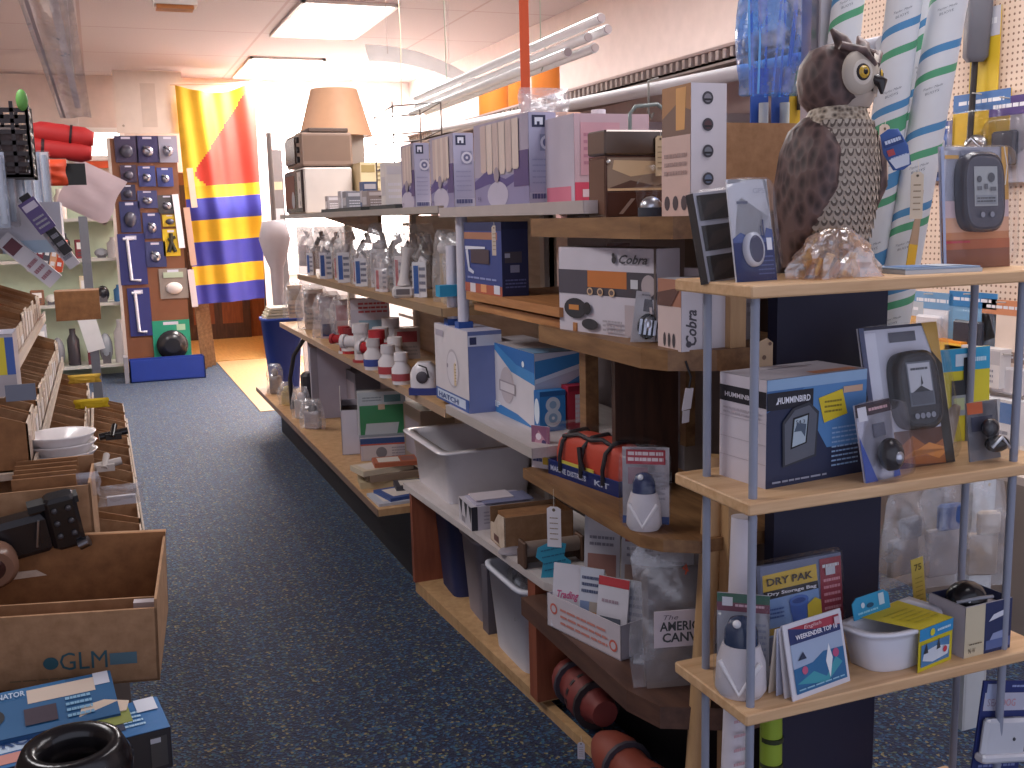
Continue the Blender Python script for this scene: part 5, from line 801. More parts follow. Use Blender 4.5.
t=T('telephone_handset','white corded telephone handset on stand near the white post','telephone',(1.13,y_at(405,1.13,1.235),1.235),R(-20)); m=MB(); m.tube([(0,0,.05),(.0,0,.08),(.012,0,.16),(.02,0,.2)],[.03,.02,.018,.03],'#d6d0d0:g',n=12); m.build('handset',t); m=MB(); m.box(-.05,-.03,0,.04,.05,.045,'#cfc8c8',bev=.01); m.F.rect(.2,.3,.8,.8,'#6c6468'); m.build('cradle',t)
# tall bagged items between post and navy carton
for i,(px,h) in enumerate([(447,.27),(458,.26)]): 
    t=T('bagged_fitting',['tall bagged beige fitting just right of the white post','tall bagged white fitting left of the navy carton'][i],'bag',(1.2,y_at(px,1.2,1.235),1.235),R(-40)); m=MB(); m.cyl((0,0,0),(0,0,h*.7),.022,['#b8a48a','#c9c4ca'][i]).ball(0,0,h*.75,.03,.03,.03,'#d0cacc'); m.build('fitting',t); m=MB(); pillow(m,.11,.07,h,'bag',seed=80+i,neck=.6); m.build('clear_bag',t)
MB().box(-.05,-.02,0,.05,.03,.04,'#2f9ac4').build('teal_box',loc=(1.17,y_at(449,1.17,.9)+.0,.895),label='small teal box on the white shelf beside the white post',cat='box')
bpy.data.objects['teal_box'].location=(1.14,y_at(452,1.14,1.275),1.2755)
# two long white tubes standing against post
for i,(px,ht) in enumerate([(419,.30),(433,.445)]):
    X=1.15; zb=zat(334,1.15,3.5); y=yat(px,X,zb); hc=[o for o in bpy.data.objects if o.name=='hatch_carton'][0]; zb=.895+max(v.co.z for c in hc.children for v in c.data.vertices)
    t=T('long_tube',['shorter long white tube with blue foot, left of the pair standing on the hatch carton','taller long white tube with blue foot, right of the pair standing on the hatch carton'][i],'tube',(X,[3.50,3.38][i],zb)); m=MB(); m.cyl((0,0,.02),(.0,-.01,ht-.02),.02,'#d5d2e0:g'); m.build('tube_body',t); MB().box(-.026,-.022,0,.026,.022,.022,'#2f57a4').build('blue_foot',t)
# third shelf z .875: pump boxes, red items, white containers
spec=[]
for i,(px,py,c) in enumerate([(377,350,'red'),(388,352,'red'),(396,356,'white')]): pass
def pumpjar(label,px,X,s,body,cap,band,sh='jar'):
    y=y_at(px,X,.875); t=T('plumbing_fitting',label,'fitting',(X,y,.875),R(-45),group=None); m=MB()
    if sh=='jar': m.loft([(0,0,0,.03*s,.03*s),(0,0,.05*s,.032*s,.032*s),(0,0,.065*s,.02*s,.02*s),(0,0,.08*s,.02*s,.02*s)],body+':g',n=20); m.build('body',t); m=MB(); m.loft([(0,0,.075*s,.023*s,.023*s),(0,0,.1*s,.022*s,.022*s)],cap,n=16); m.build('cap',t); m=MB(); m.loft([(0,0,.012*s,.0325*s,.0325*s),(0,0,.035*s,.0328*s,.0328*s)],band,n=20,cap=False); m.build('band',t)
    else: m.tube([(0,0,0),(0,0,.09*s)],.022*s,body+':g',n=14); m.tube([(-.05*s,0,.06*s),(.05*s,0,.06*s)],.018*s,body+':g',n=14); m.tube([(0,0,.088*s),(0,0,.115*s)],.026*s,body,n=14); m.build('body',t); MB().tube([(-.052*s,0,.06*s),(-.065*s,0,.06*s)],.022*s,cap,n=14).build('cap',t); MB().tube([(0,0,0),(0,0,.012)],.028*s,band,n=14).build('band',t)
for i,a in enumerate([(378,1.15,1.5,'#b52f38','#d8d4d8','#8c2028','tee'),(350,1.15,1.3,'#b8343c','#8f2c34','#e0dce0','jar'),(356,1.25,1.4,'#c03c40','#d8d4d8','#7c2028','jar'),(362,1.13,1.6,'#dcd8dc','#dcd8dc','#b0383e','tee'),(374,1.12,1.4,'#dcd8dc','#c9c4c8','#3a4c98','jar'),(382,1.2,1.5,'#e0dce0','#e0dce0','#b8b2ba','tee'),(389,1.12,1.4,'#e2dee2','#d0ccd2','#b04048','jar'),(396,1.2,1.5,'#dedade','#e6e2e6','#c8c4ca','jar'),(402,1.12,1.3,'#e0dce2','#e0dce2','#a84c54','jar'),(368,1.26,1.5,'#d8d2d8','#b8343c','#c8c2c8','jar'),(345,1.13,1.2,'#b02c34','#b02c34','#d8d4d8','tee'),(392,1.3,1.7,'#d6d2d8','#cfcad0','#4a5c98','tee')]):
    pumpjar(['red tee fitting standing behind the white tee on the third shelf','red jar shaped strainer far left among the white fittings','red jar strainer with grey cap in the second row','white tee fitting with red foot in front of the red ones','white jar with blue band at the shelf edge','white tee fitting amid the white jars','white jar with red band at the shelf edge','large white jar with white lid near the motor pack','small white jar with dull red band beside the motor pack','white jar with red lid in the second row','small red elbow fitting at the far left of the row','tall white tee with blue foot at the back of the row'][i],*a)
t=T('motor_pack','white motor in clear blister with blue base at the near end of the third shelf','pump',(1.135,y_at(422,1.13,.875)-.03,.875),R(-30)); m=MB(); m.loft([(0,0,.028,.055,.045),(0,0,.08,.055,.045),(0,0,.105,.045,.04),(0,0,.125,.025,.025)],'#dad6dc:g',n=22,p=3); m.disc=None; m.build('housing',t); m=MB(); m.T=Matrix.Translation((0,-.046,.07)); m.ball(0,0,0,.024,.008,.024,'#4b4650'); m.tube([(-.01,-.01,.05),(.02,-.012,.04),(.03,-.01,0)],.003,'#26222a'); m.build('emblem',t); MB().box(-.055,-.045,0,.055,.045,.028,'#27357c').build('blue_base',t)
# bagged cartons / bottles standing at x 300-380,y 290-345 on third shelf
for i,(px,w,d,h,c,X,lb) in enumerate([(372,.20,.10,.27,'#c8c4d2',1.27,'white carton with red lettering and blue picture behind the red fittings'),(330,.10,.12,.24,'#bfb8c4',1.2,'bagged white bottle carton with dark blue label at far end of third shelf'),(315,.12,.14,.25,'#c8b8b0',1.22,'bagged tan carton farthest along the third shelf'),(343,.07,.1,.24,'#d2c4c8',1.2,'narrow bagged pinkish carton on the third shelf'),(408,.12,.1,.15,'#a89a98',1.35,'stack of brown red printed packs near the two long tubes'),(296,.1,.1,.23,'#c2ae9e',1.25,'beige bagged pouch at the very end of the third shelf')]):
    y=y_at(px,X,.875); t=T('shelf_carton',lb,'carton',(X,y,.875),R(-12)); m=MB(); m.box(-w/2,0,0,w/2,d,h,c)
    f=m.F
    if i==0: f.rect(.0,.8,1,1,'#d8d0d8').lines(.2,.72,.95,.95,3,'#b84a50',.5).rect(.2,.3,.9,.6,'#8fb0c8').poly([(.2,.3),(.5,.42),(.9,.34),(.9,.3)],'#3c4c64'); m.L.rect(0,.8,1,1,'#b87078').lines(.1,.2,.9,.7,6,'#a898a8')
    elif i==1: f.rect(.1,.05,.9,.35,'#2f3c74').disc(.5,.6,.03,'#e2dfe4')
    else: f.rect(.1,.55,.9,.9,['','','#8a6a5c','#b8848c','#9c4048','#8a7868'][i]).lines(.1,.1,.9,.45,3,'#8c8488'); m.L.rect(.1,.1,.9,.5,'#8a808c')
    m.build('carton_body',t)
    if i in (1,2,3,5): m=MB(); m.T=Matrix.Translation((0,d*.4,0)); pillow(m,w*1.9,d*1.6,h*1.12,'bag',seed=90+i,crump=.25,neck=.55); m.build('clear_bag',t)
# bottom shelf z .345
t=T('waste_bin','tall blue plastic bin heaped with cream packets at the end of the aisle shelving','bin',(1.19,7.62,.345),0); m=MB(); m.loft([(0,0,0,.10,.1),(0,0,.5,.14,.14),(0,0,.5,.15,.15),(0,0,.52,.15,.15),(0,0,.52,.135,.135),(0,0,.3,.12,.12)],'#1f3f9c',n=28,p=4); m.build('bin_body',t); m=MB()
for i in range(5): m.box(-.13+.01*i,-.12,.50+.02*i,.12-.01*i,.12,.515+.02*i,['#e0d2b4','#d6c8a8','#eadfc4','#d9cbb0','#e8dcc8'][i])
m.build('cream_packets',t)
t=T('fan_carton','large grey carton with round fan picture standing on the bottom shelf','carton',(1.3,y_at(332,1.25,.345),.345),R(-8)); m=MB(); m.box(-.16,0,0,.25,.35,.44,'#a8a2b4'); m.F.rect(0,0,.1,1,'#8d8794').disc(.72,.55,.085,'#5c5a64',n=28).disc(.72,.55,.07,'#8a8a96',n=28).disc(.72,.55,.03,'#44424c').disc(.72,.55,.01,'#b8b8c0'); m.L.rect(.1,.2,.9,.9,'#b4acb8'); m.build('carton_body',t)
MB().tube([(0,0,.0),(0,.02,.2),(.03,.0,.35),(.10,-.03,.46),(.18,-.05,.50)],.014,'#1d1a20').build('black_hose',loc=(1.08,y_at(290,1.08,.6),.345),label='black bent hose leaning on the grey fan carton',cat='hose')
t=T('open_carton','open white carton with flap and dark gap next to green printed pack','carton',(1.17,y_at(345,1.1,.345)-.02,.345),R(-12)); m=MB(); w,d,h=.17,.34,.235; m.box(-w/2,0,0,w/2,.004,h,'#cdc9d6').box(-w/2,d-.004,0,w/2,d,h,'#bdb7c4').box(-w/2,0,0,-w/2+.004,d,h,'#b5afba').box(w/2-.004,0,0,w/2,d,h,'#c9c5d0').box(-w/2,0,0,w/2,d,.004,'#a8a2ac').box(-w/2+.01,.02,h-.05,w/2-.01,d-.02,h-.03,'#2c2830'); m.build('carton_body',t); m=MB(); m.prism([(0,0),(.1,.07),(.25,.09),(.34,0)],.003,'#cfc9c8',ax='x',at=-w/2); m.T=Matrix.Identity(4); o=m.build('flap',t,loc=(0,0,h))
t=T('green_carton','green and white printed clear pack picturing a bowl, on the bottom shelf','blister pack',(1.265,y_at(367,1.2,.345)-.1,.345+.115),R(-10)); m=MB(); w,d,h=.24,.06,.23; m.box(-w/2,0,-.0,w/2,d,h,'#c9ccd2'); f=m.F; f.rect(0,.7,1,1,'#c4cdd6').rect(.55,.76,.9,.92,'#5a8a94').lines(.1,.78,.5,.9,2,'#8a94a0').rect(.03,.05,.97,.7,'#2f8a58').poly([(.12,.05),(.16,.3),(.85,.3),(.8,.05)],'#c6cdd4').rect(.0,0,1,.05,'#9aa0a8').rect(.42,.6,.56,.72,'#d0b49c'); m.build('carton_body',t); m=MB(); m.box(-w/2-.006,-.01,-.0,w/2+.006,d+.006,h+.005,'clear',bev=.006); m.build('clear_cover',t)
st=[('#6a6478','#8d8fa4','navy topped white carton under the green pack'),]
t=T('blue_top_carton','flat blue lidded carton under the green printed pack','carton',(1.27,y_at(367,1.2,.345)-.14,.345),R(-12)); m=MB(); w,d,h=.26,.25,.114; m.box(-w/2,0,0,w/2,d,h,'#c0b8c4'); m.F.rect(0,.75,1,1,'#2f4a80').rect(.05,.05,.7,.68,'#c9c0c6').rect(.0,.68,.9,.75,'#b85a50').disc(.4,.35,.028,'#7c7a84').lines(.6,.1,.95,.6,4,'#9a94a0'); m.L.rect(0,0,1,1,'#b08478').rect(0,.6,1,1,'#7f86a0'); m.build('carton_body',t)
for i,(dx,dy,w,d,z0,h,c,lb) in enumerate([(.12,4.55,.26,.16,0,.03,'#b9a888','pale tan booklet at the bottom of the flat stack'),(.14,4.54,.24,.15,.031,.03,'#8c7868','brown booklet in the middle of the flat stack'),(.10,4.56,.25,.15,.062,.025,'#cdbfa8','cream booklet second from the top of the flat stack'),(.16,4.55,.2,.13,.088,.02,'#a85c40','orange brown booklet on top of the flat stack'),(.12,4.27,.28,.2,0,.012,'#b4b8c4','pale magazine lying at the near end of the bottom shelf'),(.15,4.29,.26,.18,.0125,.014,'#35508c','blue magazine on the pale one at the near end'),(.2,4.33,.2,.12,.027,.02,'#3c3a44','dark packet on the magazines at the near end of the bottom shelf')]):
    m=MB(); m.box(-w/2,-d/2,0,w/2,d/2,h,c); m.Tp.rect(.1,.15,.6,.85,'#d4ccc4').lines(.65,.2,.95,.8,3,'#6c6874'); m.build('booklet',loc=(1.03+dx,dy,.3455+z0),rz=R(-8+9*(i%3)),label=lb,cat='booklet')
for i,(px,w,h,c,lb) in enumerate([(288,.1,.16,'#cdb884','yellowish bag of parts low on the bottom shelf left of the white spray cap'),(302,.1,.2,'#d6d0d0','white capped bagged bottle on the bottom shelf'),(313,.12,.18,'#b4acb4','greyish bag before the open white carton'),(276,.1,.22,'#8a7c78','brown bag beside the blue bin')]):
    X=1.08; t=T('bagged_parts',lb,'bag',(X,y_at(px,X,.345),.345),R(-40)); m=MB(); m.box(-w*.4,-.02,0,w*.4,.03,h*.6,c,bev=.008).ball(0,0,h*.68,w*.25,.025,h*.15,['#e0d090','#f0ecee','#4c4a58','#6c5c58'][i]); m.build('parts',t); m=MB(); pillow(m,w*1.4,.09,h,'bag',seed=120+i,neck=.6,crump=.3); m.build('clear_bag',t)
t=T('black_tool_box','black camera like tool behind the yellowish bag on the bottom shelf','tool',(1.2,y_at(318,1.2,.345),.345),0); m=MB(); m.box(-.08,0,0,.1,.12,.26,'#26222a',bev=.02); m.build('body',t); MB().box(-.03,.02,.26,.05,.06,.30,'#3a363e',bev=.01).build('handle',t)
for i in range(6):
    y=6.9-i*.45; t=T('shelf_carton',['grey','dark brown','slate','dusky','charcoal','taupe'][i]+' carton stored at the back of the bottom shelf','carton',(1.45,y,.345)); m=MB(); m.box(-.1,0,0,.12,.3,.2+.05*(i%3),['#8a8590','#4a3c3a','#6c7080','#7c6c70','#34323a','#94887e'][i]); m.F.lines(.1,.2,.9,.7,3,'#b4aeb8'); m.L.rect(.1,.2,.9,.8,'#9c96a4'); m.build('carton_body',t)
# grey cloth wrapped pole + grey board at the end of the run
t=T('wrapped_pole','pole wrapped in grey white cloth standing at the far end of the shelving','pole',(1.24,8.0,0)); m=MB(); m.loft([(0,0,.5,.03,.03),(0,0,1.2,.05,.04),(0,0,1.30,.09,.06),(0,0,1.42,.12,.07),(0,0,1.55,.09,.06),(0,0,1.56,.02,.02)],'#b8aeb2',n=20); m.build('cloth',t); MB().cyl((0,0,0),(0,0,2.2),.02,'#8f8480').build('pole_shaft',t)
t=T('narrow_board','narrow grey board with white stickers standing by the doorway','board',(1.36,8.6,0),0); m=MB(); m.box(-.04,0,0,.07,.03,2.12,'#9a8e8c'); m.F.rect(.1,.73,.9,.78,'#f0ecec').rect(.1,.85,.9,.88,'#e8d8b0').rect(.0,.6,1,.66,'#d8ccc8'); m.build('board',t)
# tall mirror white panel behind wrapped pole
MB().box(0,0,0,.5,.04,1.5,'#e6dcd8').build('white_panel',loc=(1.62,9.2,0),label='large pale folding screen standing behind the wrapped pole',cat='screen')
# ================================================================== flag
t=T('signal_flag','large nautical flag, yellow and red diagonal above blue and yellow stripes, over doorway','flag',(1.30,11.35,0)); 
fz1,fz0=2.98,.66; sw=.84
a=P(175,85,1,11.35); b_=P(254,82,1,11.35); cc=P(196,305,1,11.35); dd=P(265,298,1,11.35)
def flagp(u,v):
    tl=a; tr=b_; bl=cc; br=dd
    p=(tl*(1-u)+tr*u)*v+(bl*(1-u)+br*u)*(1-v)
    sag=-.09*math.sin(math.pi*u)*(v**6); bell=.05*math.sin(math.pi*u)*math.exp(-((v-.4)/.05)**2)
    yy=11.35+.045*math.sin(9*u+2.5*v)+.02*math.sin(23*u+4*v)-.05*math.exp(-((v-.42)/.08)**2)
    return (p.x-1.30-.05*(1-u)*math.sin(math.pi*v)*.0,yy-11.35,p.z+sag)
m=MB(); NU,NV=40,90
vs=[flagp(i/NU,j/NV) for j in range(NV+1) for i in range(NU+1)]; fs={}
for j in range(NV):
    for i in range(NU):
        u,v=(i+.5)/NU,(j+.5)/NV
        if v>.54:
            c='#e24a3e' if (u>.1 and v<.585+.44*(u-.10)/.88 and v>.54+max(0,.3-u)*.35) else '#f6c53a'
        else: c='#e8b428' if (v>.49 or .285<v<.385 or .09<v<.18) else '#3f3f9c'
        fs.setdefault(c,[]).append((j*(NU+1)+i,j*(NU+1)+i+1,(j+1)*(NU+1)+i+1,(j+1)*(NU+1)+i))
for c,f in fs.items(): m.add(vs,f,c,True)
m.build('flag_cloth',t)
m=MB(); m.tube([(a.x-1.30-.05,0,a.z+.0),(0,.0,2.96),(b_.x-1.30+.05,0,b_.z+.01)],.006,'#c8a890'); m.build('cord',t)
# ================================================================== blister display board left of the flag
by=11.2; bx0=P(118,240,1,by).x; bx1=P(183,240,1,by).x; bt=zat(138,bx0,by)
t=T('display_board','brown upright board covered with navy blister packs left of the flag','display board',((bx0+bx1)/2,by,0)); W=bx1-bx0
m=MB(); m.box(-W/2,0,.06,W/2,.05,bt,'#7c4c30'); m.build('board',t); MB().box(-W/2-.03,-.01,.06,-W/2,.06,bt,'#c9bcb4').build('side_rail',t); MB().box(-W/2,-.0,0,W/2,.2,.06,'#3a2c2c').build('base',t)
def B2(x,y): return 90+x/2.4, 70+y/2.4
def bcard(x0,y0,x1,y1,c,i,kind='silver',lbl=None):
    p0=P(*B2(x0,y1),1,by-.02); p1=P(*B2(x1,y0),1,by-.02); w=p1.x-p0.x; h=p1.z-p0.z
    t=T('hanging_pack',lbl,'blister pack',((p0.x+p1.x)/2,by-.012,p0.z),group='blister packs on the brown display board'); m=MB(); m.box(-w/2,-.006,0,w/2,0,h,c); m.F.rect(.3,.88,.7,.96,'#c8c4d4'); m.build('card',t); m=MB()
    if kind=='silver': m.ball(0,-.02,h*.42,w*.25,.03,h*.2,'#b9b8c4:m').tube([(-w*.2,-.03,h*.6),(w*.1,-.04,h*.4)],.014,'#3a3844')
    elif kind=='dark': m.ball(0,-.02,h*.42,w*.3,.03,h*.25,'#4a4856:g')
    elif kind=='L': m.tube([(-w*.15,-.02,h*.9),(-w*.1,-.02,h*.1),(w*.25,-.02,h*.08)],.016,'#d8d4de').tube([(-w*.3,-.02,h*.9),(w*.1,-.02,h*.9)],.014,'#d8d4de')
    elif kind=='fig': m.tube([(0,-.02,h*.85),(0,-.02,h*.5),(-w*.2,-.02,h*.15)],.02,'#2c2a1c').tube([(0,-.02,h*.5),(w*.2,-.02,h*.15)],.02,'#2c2a1c').tube([(-w*.2,-.02,h*.6),(w*.25,-.02,h*.7)],.016,'#2c2a1c')
    elif kind=='bag': m.ball(0,-.02,h*.35,w*.3,.04,h*.2,'#d8ccc8').box(-w*.35,-.02,h*.7,w*.35,-.008,h*.88,'#a8b49c')
    elif kind=='cd': m.T=Matrix.Translation((0,-.02,h*.33))@Matrix.Rotation(R(90),4,'X'); m.loft([(0,0,-.01,w*.42,w*.42),(0,0,.03,w*.42,w*.42),(0,0,.05,w*.2,w*.2)],'#26262a:g',n=24)
    m.build('fitting',t)
    if kind in('cd',): MB().box(w*.15,-.008,h*.72,w*.38,-.006,h*.88,'#a8c8a8').build('sticker',t)
bl=[((62,158,112,222),'#3c3250','dark','top row, left'),((114,158,163,222),'#342e58','silver','top row, middle'),((166,158,208,222),'#8f8a9a','silver','top row, right, paler'),((75,228,110,270),'#3a2e48','dark','second row, left'),((118,230,155,280),'#3a4078','silver','second row, middle'),((163,234,198,280),'#3c4480','silver','second row, right'),((75,275,108,313),'#33304e','dark','third row, left'),((116,289,160,332),'#3c3e6a','silver','third row, middle'),((165,300,205,345),'#4a4648','silver','third row, right'),((75,315,118,390),'#2c3060','dark','fourth row, left, tall'),((130,342,168,405),'#30356a','silver','fourth row, middle, white tap'),((175,347,208,376),'#d2ae28','dark','small yellow card'),((178,381,213,447),'#d8b41e','fig','tall yellow card with black figure like tool'),((75,392,130,517),'#2c2f6c','L','long navy card with white L shaped rod'),((135,411,180,474),'#343866','silver','fifth row, middle, slanted tap'),((98,522,142,640),'#2c3070','L','lowest long navy card with white rod'),((170,475,232,550),'#8c8078','bag','clear bag with green header'),((155,598,238,692),'#1e9070','cd','green card with black disc')]
for i,(r,c,k,lb) in enumerate(bl): bcard(*r,c,i,k,'pack on the brown display board: '+lb)
t=T('blue_crate','shallow blue crate on the floor under the brown display board','crate',((bx0+bx1)/2+.05,by-.25,0)); m=MB(); w,d,h=.36,.2,.22; m.box(-w,-d/2,0,w,-d/2+.01,h,'#1d3a94').box(-w,d/2-.01,0,w,d/2,h,'#1d3a94').box(-w,-d/2,0,-w+.01,d/2,h,'#15296c').box(w-.01,-d/2,0,w,d/2,h,'#15296c').box(-w,-d/2,0,w,d/2,.01,'#15296c'); m.build('crate_body',t); MB().box(-w-.05,-d/2,0,-w-.01,d/2,.26,'#8a8890').build('grey_side',t)
p=P(138,165,1,11.5); m=MB(); m.box(-.36,0,0,.30,.03,.62,'#d9c9bc').F.rect(.38,.1,.6,.8,'#c8b6a8').disc(.1,.12,.012,'#a09080'); m.build('white_cover',loc=(P(150,100,1,11.45).x+.02,11.45,2.47),label='pale flat cover panel standing above the brown display board',cat='panel')
for i,(x0,y0,x1,y1,c) in enumerate([(205,298,217,428,'#e8e4ea'),(238,235,262,330,'#d8bca8'),(233,330,246,470,'#c8a08c'),(240,480,250,570,'#d9c8c8')]):
    q0=P(*B2(x0,y0),1,by-.1); q1=P(*B2(x1,y1),1,by-.1); m=MB(); m.box(0,0,0,.06,.03,(q0.z-q1.z),c); m.build('wood_strip',loc=(q0.x,by-.04,q1.z),rot=(0,R(-3),0),label=['white strip hanging at the right edge of the display board','pale slat leaning across the flag edge','tan slat right of the white strip','short pale slat low beside the flag'][i],cat='slat')
for i in range(3): MB().box(0,0,0,.05,.04,1.25,'brownwood').build('wooden_post',loc=(.93+.06*i,11.5+.12*i,0),rot=(0,R(-3),0),label=['dark wooden post leaning beside the doorway, nearest the display board','dark wooden post leaning beside the doorway, middle','dark wooden post leaning beside the doorway, nearest the flag'][i],cat='post')
# ================================================================== back left counter with clutter
t=T('back_shelves','pale green backed shelves with clutter between the grey post and display board','shelf',(-.1,11.3,0)); MB().box(-1.6,.4,0,.38,.44,2.0,'#c4d2b8').build('back_panel',t)
for z in (.12,.75,1.2,1.6): MB().box(-1.6,0,z,.34,.4,z+.03,'#c8c4bc').build('shelf',t)
rd=random.Random(11); k=0
nms=['silver','white','black','dark red','pale','grey','brown','blue','steel','cream','charcoal','ivory']
cs=['#c4c4cc','#e2dede','#26242a','#7c2c34','#d6c8c0','#8a8a90','#8a5c44','#4a86c0','#a0a4ac','#e0d4b8','#3a363c','#e0dcd4']
for j,z in enumerate((.15,.78,1.23,1.63)):
    for i in range(6 if j<3 else 3):
        x=-.62+i*.155+rd.uniform(-.02,.02); w=rd.uniform(.1,.14); h=rd.uniform(.12,.3) if j else rd.uniform(.25,.45); kk=(k*5)%12; k+=1
        m=MB(); 
        if k%3==0: m.loft([(0,0,0,w/2,w/2),(0,0,h*.7,w/2,w/2),(0,0,h*.85,w/4,w/4),(0,0,h,w/4,w/4)],cs[kk]+':g',n=16)
        elif k%3==1: m.box(-w/2,-.06,0,w/2,.06,h,cs[kk],bev=.006); m.F.rect(.15,.5,.85,.85,'#efece8').lines(.2,.1,.8,.4,2,'#4a484e')
        else: m.ball(0,0,h*.4,w*.5,.06,h*.4,cs[kk]+':g'); m.box(-w*.3,-.05,0,w*.3,.05,h*.3,'#5a565c')
        m.build('stock_item',loc=(-.0+x,11.42,z+.0005),label='%s item %s from the left on the %s shelf of the green backed shelves'%(nms[kk],ORD[i],['lowest','second','third','top'][j]),cat='stock item')
for i,(px,py,w,h,c) in enumerate([(100,225,.2,.25,'#3f86c8')]): pass
m=MB(); m.box(-.03,0,0,.03,.05,1.62,'#6f7078'); m.build('grey_post',loc=(-.09,8.05,0),label='grey metal upright post at the far end of the left bin rack',cat='post')
m=MB(); m.prism([(-.06,0),(.06,0),(.06,.26),(-.06,.26)],.004,'#f2eeec'); t=T('white_tag','large blank white tag hanging from the grey post','tag',(-.075,8.045,.66),rot=(0,R(-12),0)); m.build('tag_body',t)
t=T('pink_bag','pale pink square plastic bag hanging beside the grey post','bag',(P(85,200,1,6.2).x,6.2,P(85,217,1,6.2).z),rot=(0,0,0)); m=MB(); m.T=Matrix.Rotation(R(28),4,'Y')@Matrix.Translation((-.03,0,0)); pillow(m,.27,.04,.27,'#d8c0c4',seed=5,crump=.25); m.build('bag_body',t); MB().tube([(0,0,.27),(0,0,HC-P(85,217,1,6.2).z)],.0015,'#d8ccc8').build('string',t)
# ================================================================== left stepped bin rack
TI=[(.045,.80,'lowest tier'),(-.085,.97,'second tier'),(-.185,1.15,'third tier'),(-.255,1.31,'top tier')]
RK=T('bin_rack','stepped rack of cardboard parts bins running along the left of the aisle','rack',(-.3,3.6,0))
for k,(x,z,nm) in enumerate(TI):
    y1=[5.0,4.75,4.6,5.0][k]; ys=[2.28,2.38,2.55,2.75][k]; MB().box(x-.34+.3,ys-3.6,z-.165,x+.012+.3,y1-3.6,z-.15,'cardpale').build('shelf',RK)
    MB().box(x+.006+.3,ys-3.6,z-.15,x+.012+.3,y1-3.6,z-.125,'#bfae9e').build('front_lip',RK)
MB().box(-.5,-2.3,0,-.44,1.35,1.5,'#8a7a70').build('back_panel',RK)
for y in (-2.25,-.6,1.3): MB().box(-.40,y-.02,0,.28,y,.62,'#7a6a60').build('end_panel',RK)
def pbin(x,y,z,w,d,h,label,k):
    rr=random.Random(k*13+5); h*=rr.uniform(.85,1.2)
    t=T('parts_bin',label,'bin',(x,y,z-.15),group='cardboard parts bins on the stepped rack'); m=MB(); tk=.004
    # open box: w along Y, depth d back in -X, sides slope up toward the back
    m.prism([(-d,0),(0,0),(0,h*.75),(-d*.5,h*1.12),(-d,h*1.2)],tk,'cardin',at=0.); m.prism([(-d,0),(0,0),(0,h*.75),(-d*.5,h*1.12),(-d,h*1.2)],tk,'cardboard',at=w-tk)
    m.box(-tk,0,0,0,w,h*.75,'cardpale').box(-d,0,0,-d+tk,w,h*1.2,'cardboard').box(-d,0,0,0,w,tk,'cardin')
    m.build('bin_body',t)
    m=MB(); m.box(0,w*rr.uniform(.05,.3),.01,.0015,w*rr.uniform(.6,.95),h*rr.uniform(.4,.7),rr.choice(['#dccfc6','#c9b4a4','#e2dad6','#b8a090'])); m.build('label',t)
    if k%3!=2: 
        m=MB(); rd=random.Random(k); 
        m.box(-d*.8,.01,.006,-.015,w-.01,h*.45,['#8a6040','#a07a58','#7c5438'][k%3])
        for i in range(3): m.T=Matrix.Translation((-d*rd.uniform(.15,.6),w*.5,h*.45))@Matrix.Rotation(rd.uniform(0,3),4,'Z')@Matrix.Rotation(R(70),4,'X'); pillow(m,.07,.02,.05,'bag',seed=k*3+i)
        m.build('contents',t)
cnt=0
for k,(x,z,nm) in enumerate(TI):
    y=[2.46,2.80,2.57,2.77][k]; i=0; lim=[4.95,4.7,4.55,4.95][k]
    while y<lim-.1 and i<20:
        w=[.17,.15,.13,.14][k]; pbin(x,y,z,w-.006,.30,.135 if k else .13,'cardboard parts bin, %s bin from the near end of the %s'%(ORD[i],nm),cnt); y+=w; i+=1; cnt+=1
# white tray stack on second tier near
for k in range(3):
    m=MB(); m.loft([(0,0,0,.055,.055),(0,0,.03,.08,.075),(0,0,.036,.085,.08),(0,0,.034,.078,.073),(0,0,.006,.05,.05)],'#e2dcdc:g',n=28); m.build('white_bowl',loc=(P(62,465,2,.975).x,P(62,465,2,.975).y,.975+.022*k),label=['shallow white bowl at the bottom of the stack on the bins','shallow white bowl in the middle of the stack on the bins','shallow white bowl on top of the stack on the bins'][k],cat='bowl',group='stack of white bowls')
# yellow zip packets / small things on bins
for i,(px,py,z,c,lb) in enumerate([(85,383,.97,'#d8b040','thin yellow packet lying over the far bins of the second tier'),(92,408,.93,'#e0c020','bright yellow packet lying on the bins near the middle'),(112,436,.86,'#1f1c1c','black plastic fitting lying on the lowest tier bins'),(104,467,.84,'#b8b0ac','grey metal clamp lying on the lowest tier bins'),(122,505,.83,'#d0ccd2','silver wrapped packet on the lowest tier bins'),(75,498,.95,'#4868a8','clear packet with blue print on the second tier')]):
    p=P(px,py,2,z); m=MB()
    if i in(2,3): m.tube([(-.04,0,0),(.05,.01,.012)],.012,c+':g').tube([(0,-.02,0),(.01,.03,.03)],.010,c+':g').box(-.02,-.02,-.01,.03,.02,.01,c)
    else: m.T=Matrix.Rotation(R(12),4,'X'); pillow(m,.11,.02,.035 if i<2 else .06,c if i<2 else 'bag',seed=200+i); m.box(-.035,-.008,.005,.035,.0,.03,c)
    m.build('small_packet' if i not in (2,3) else 'small_fitting',loc=(p.x,p.y,z),label=lb,cat='packet' if i not in (2,3) else 'fitting')
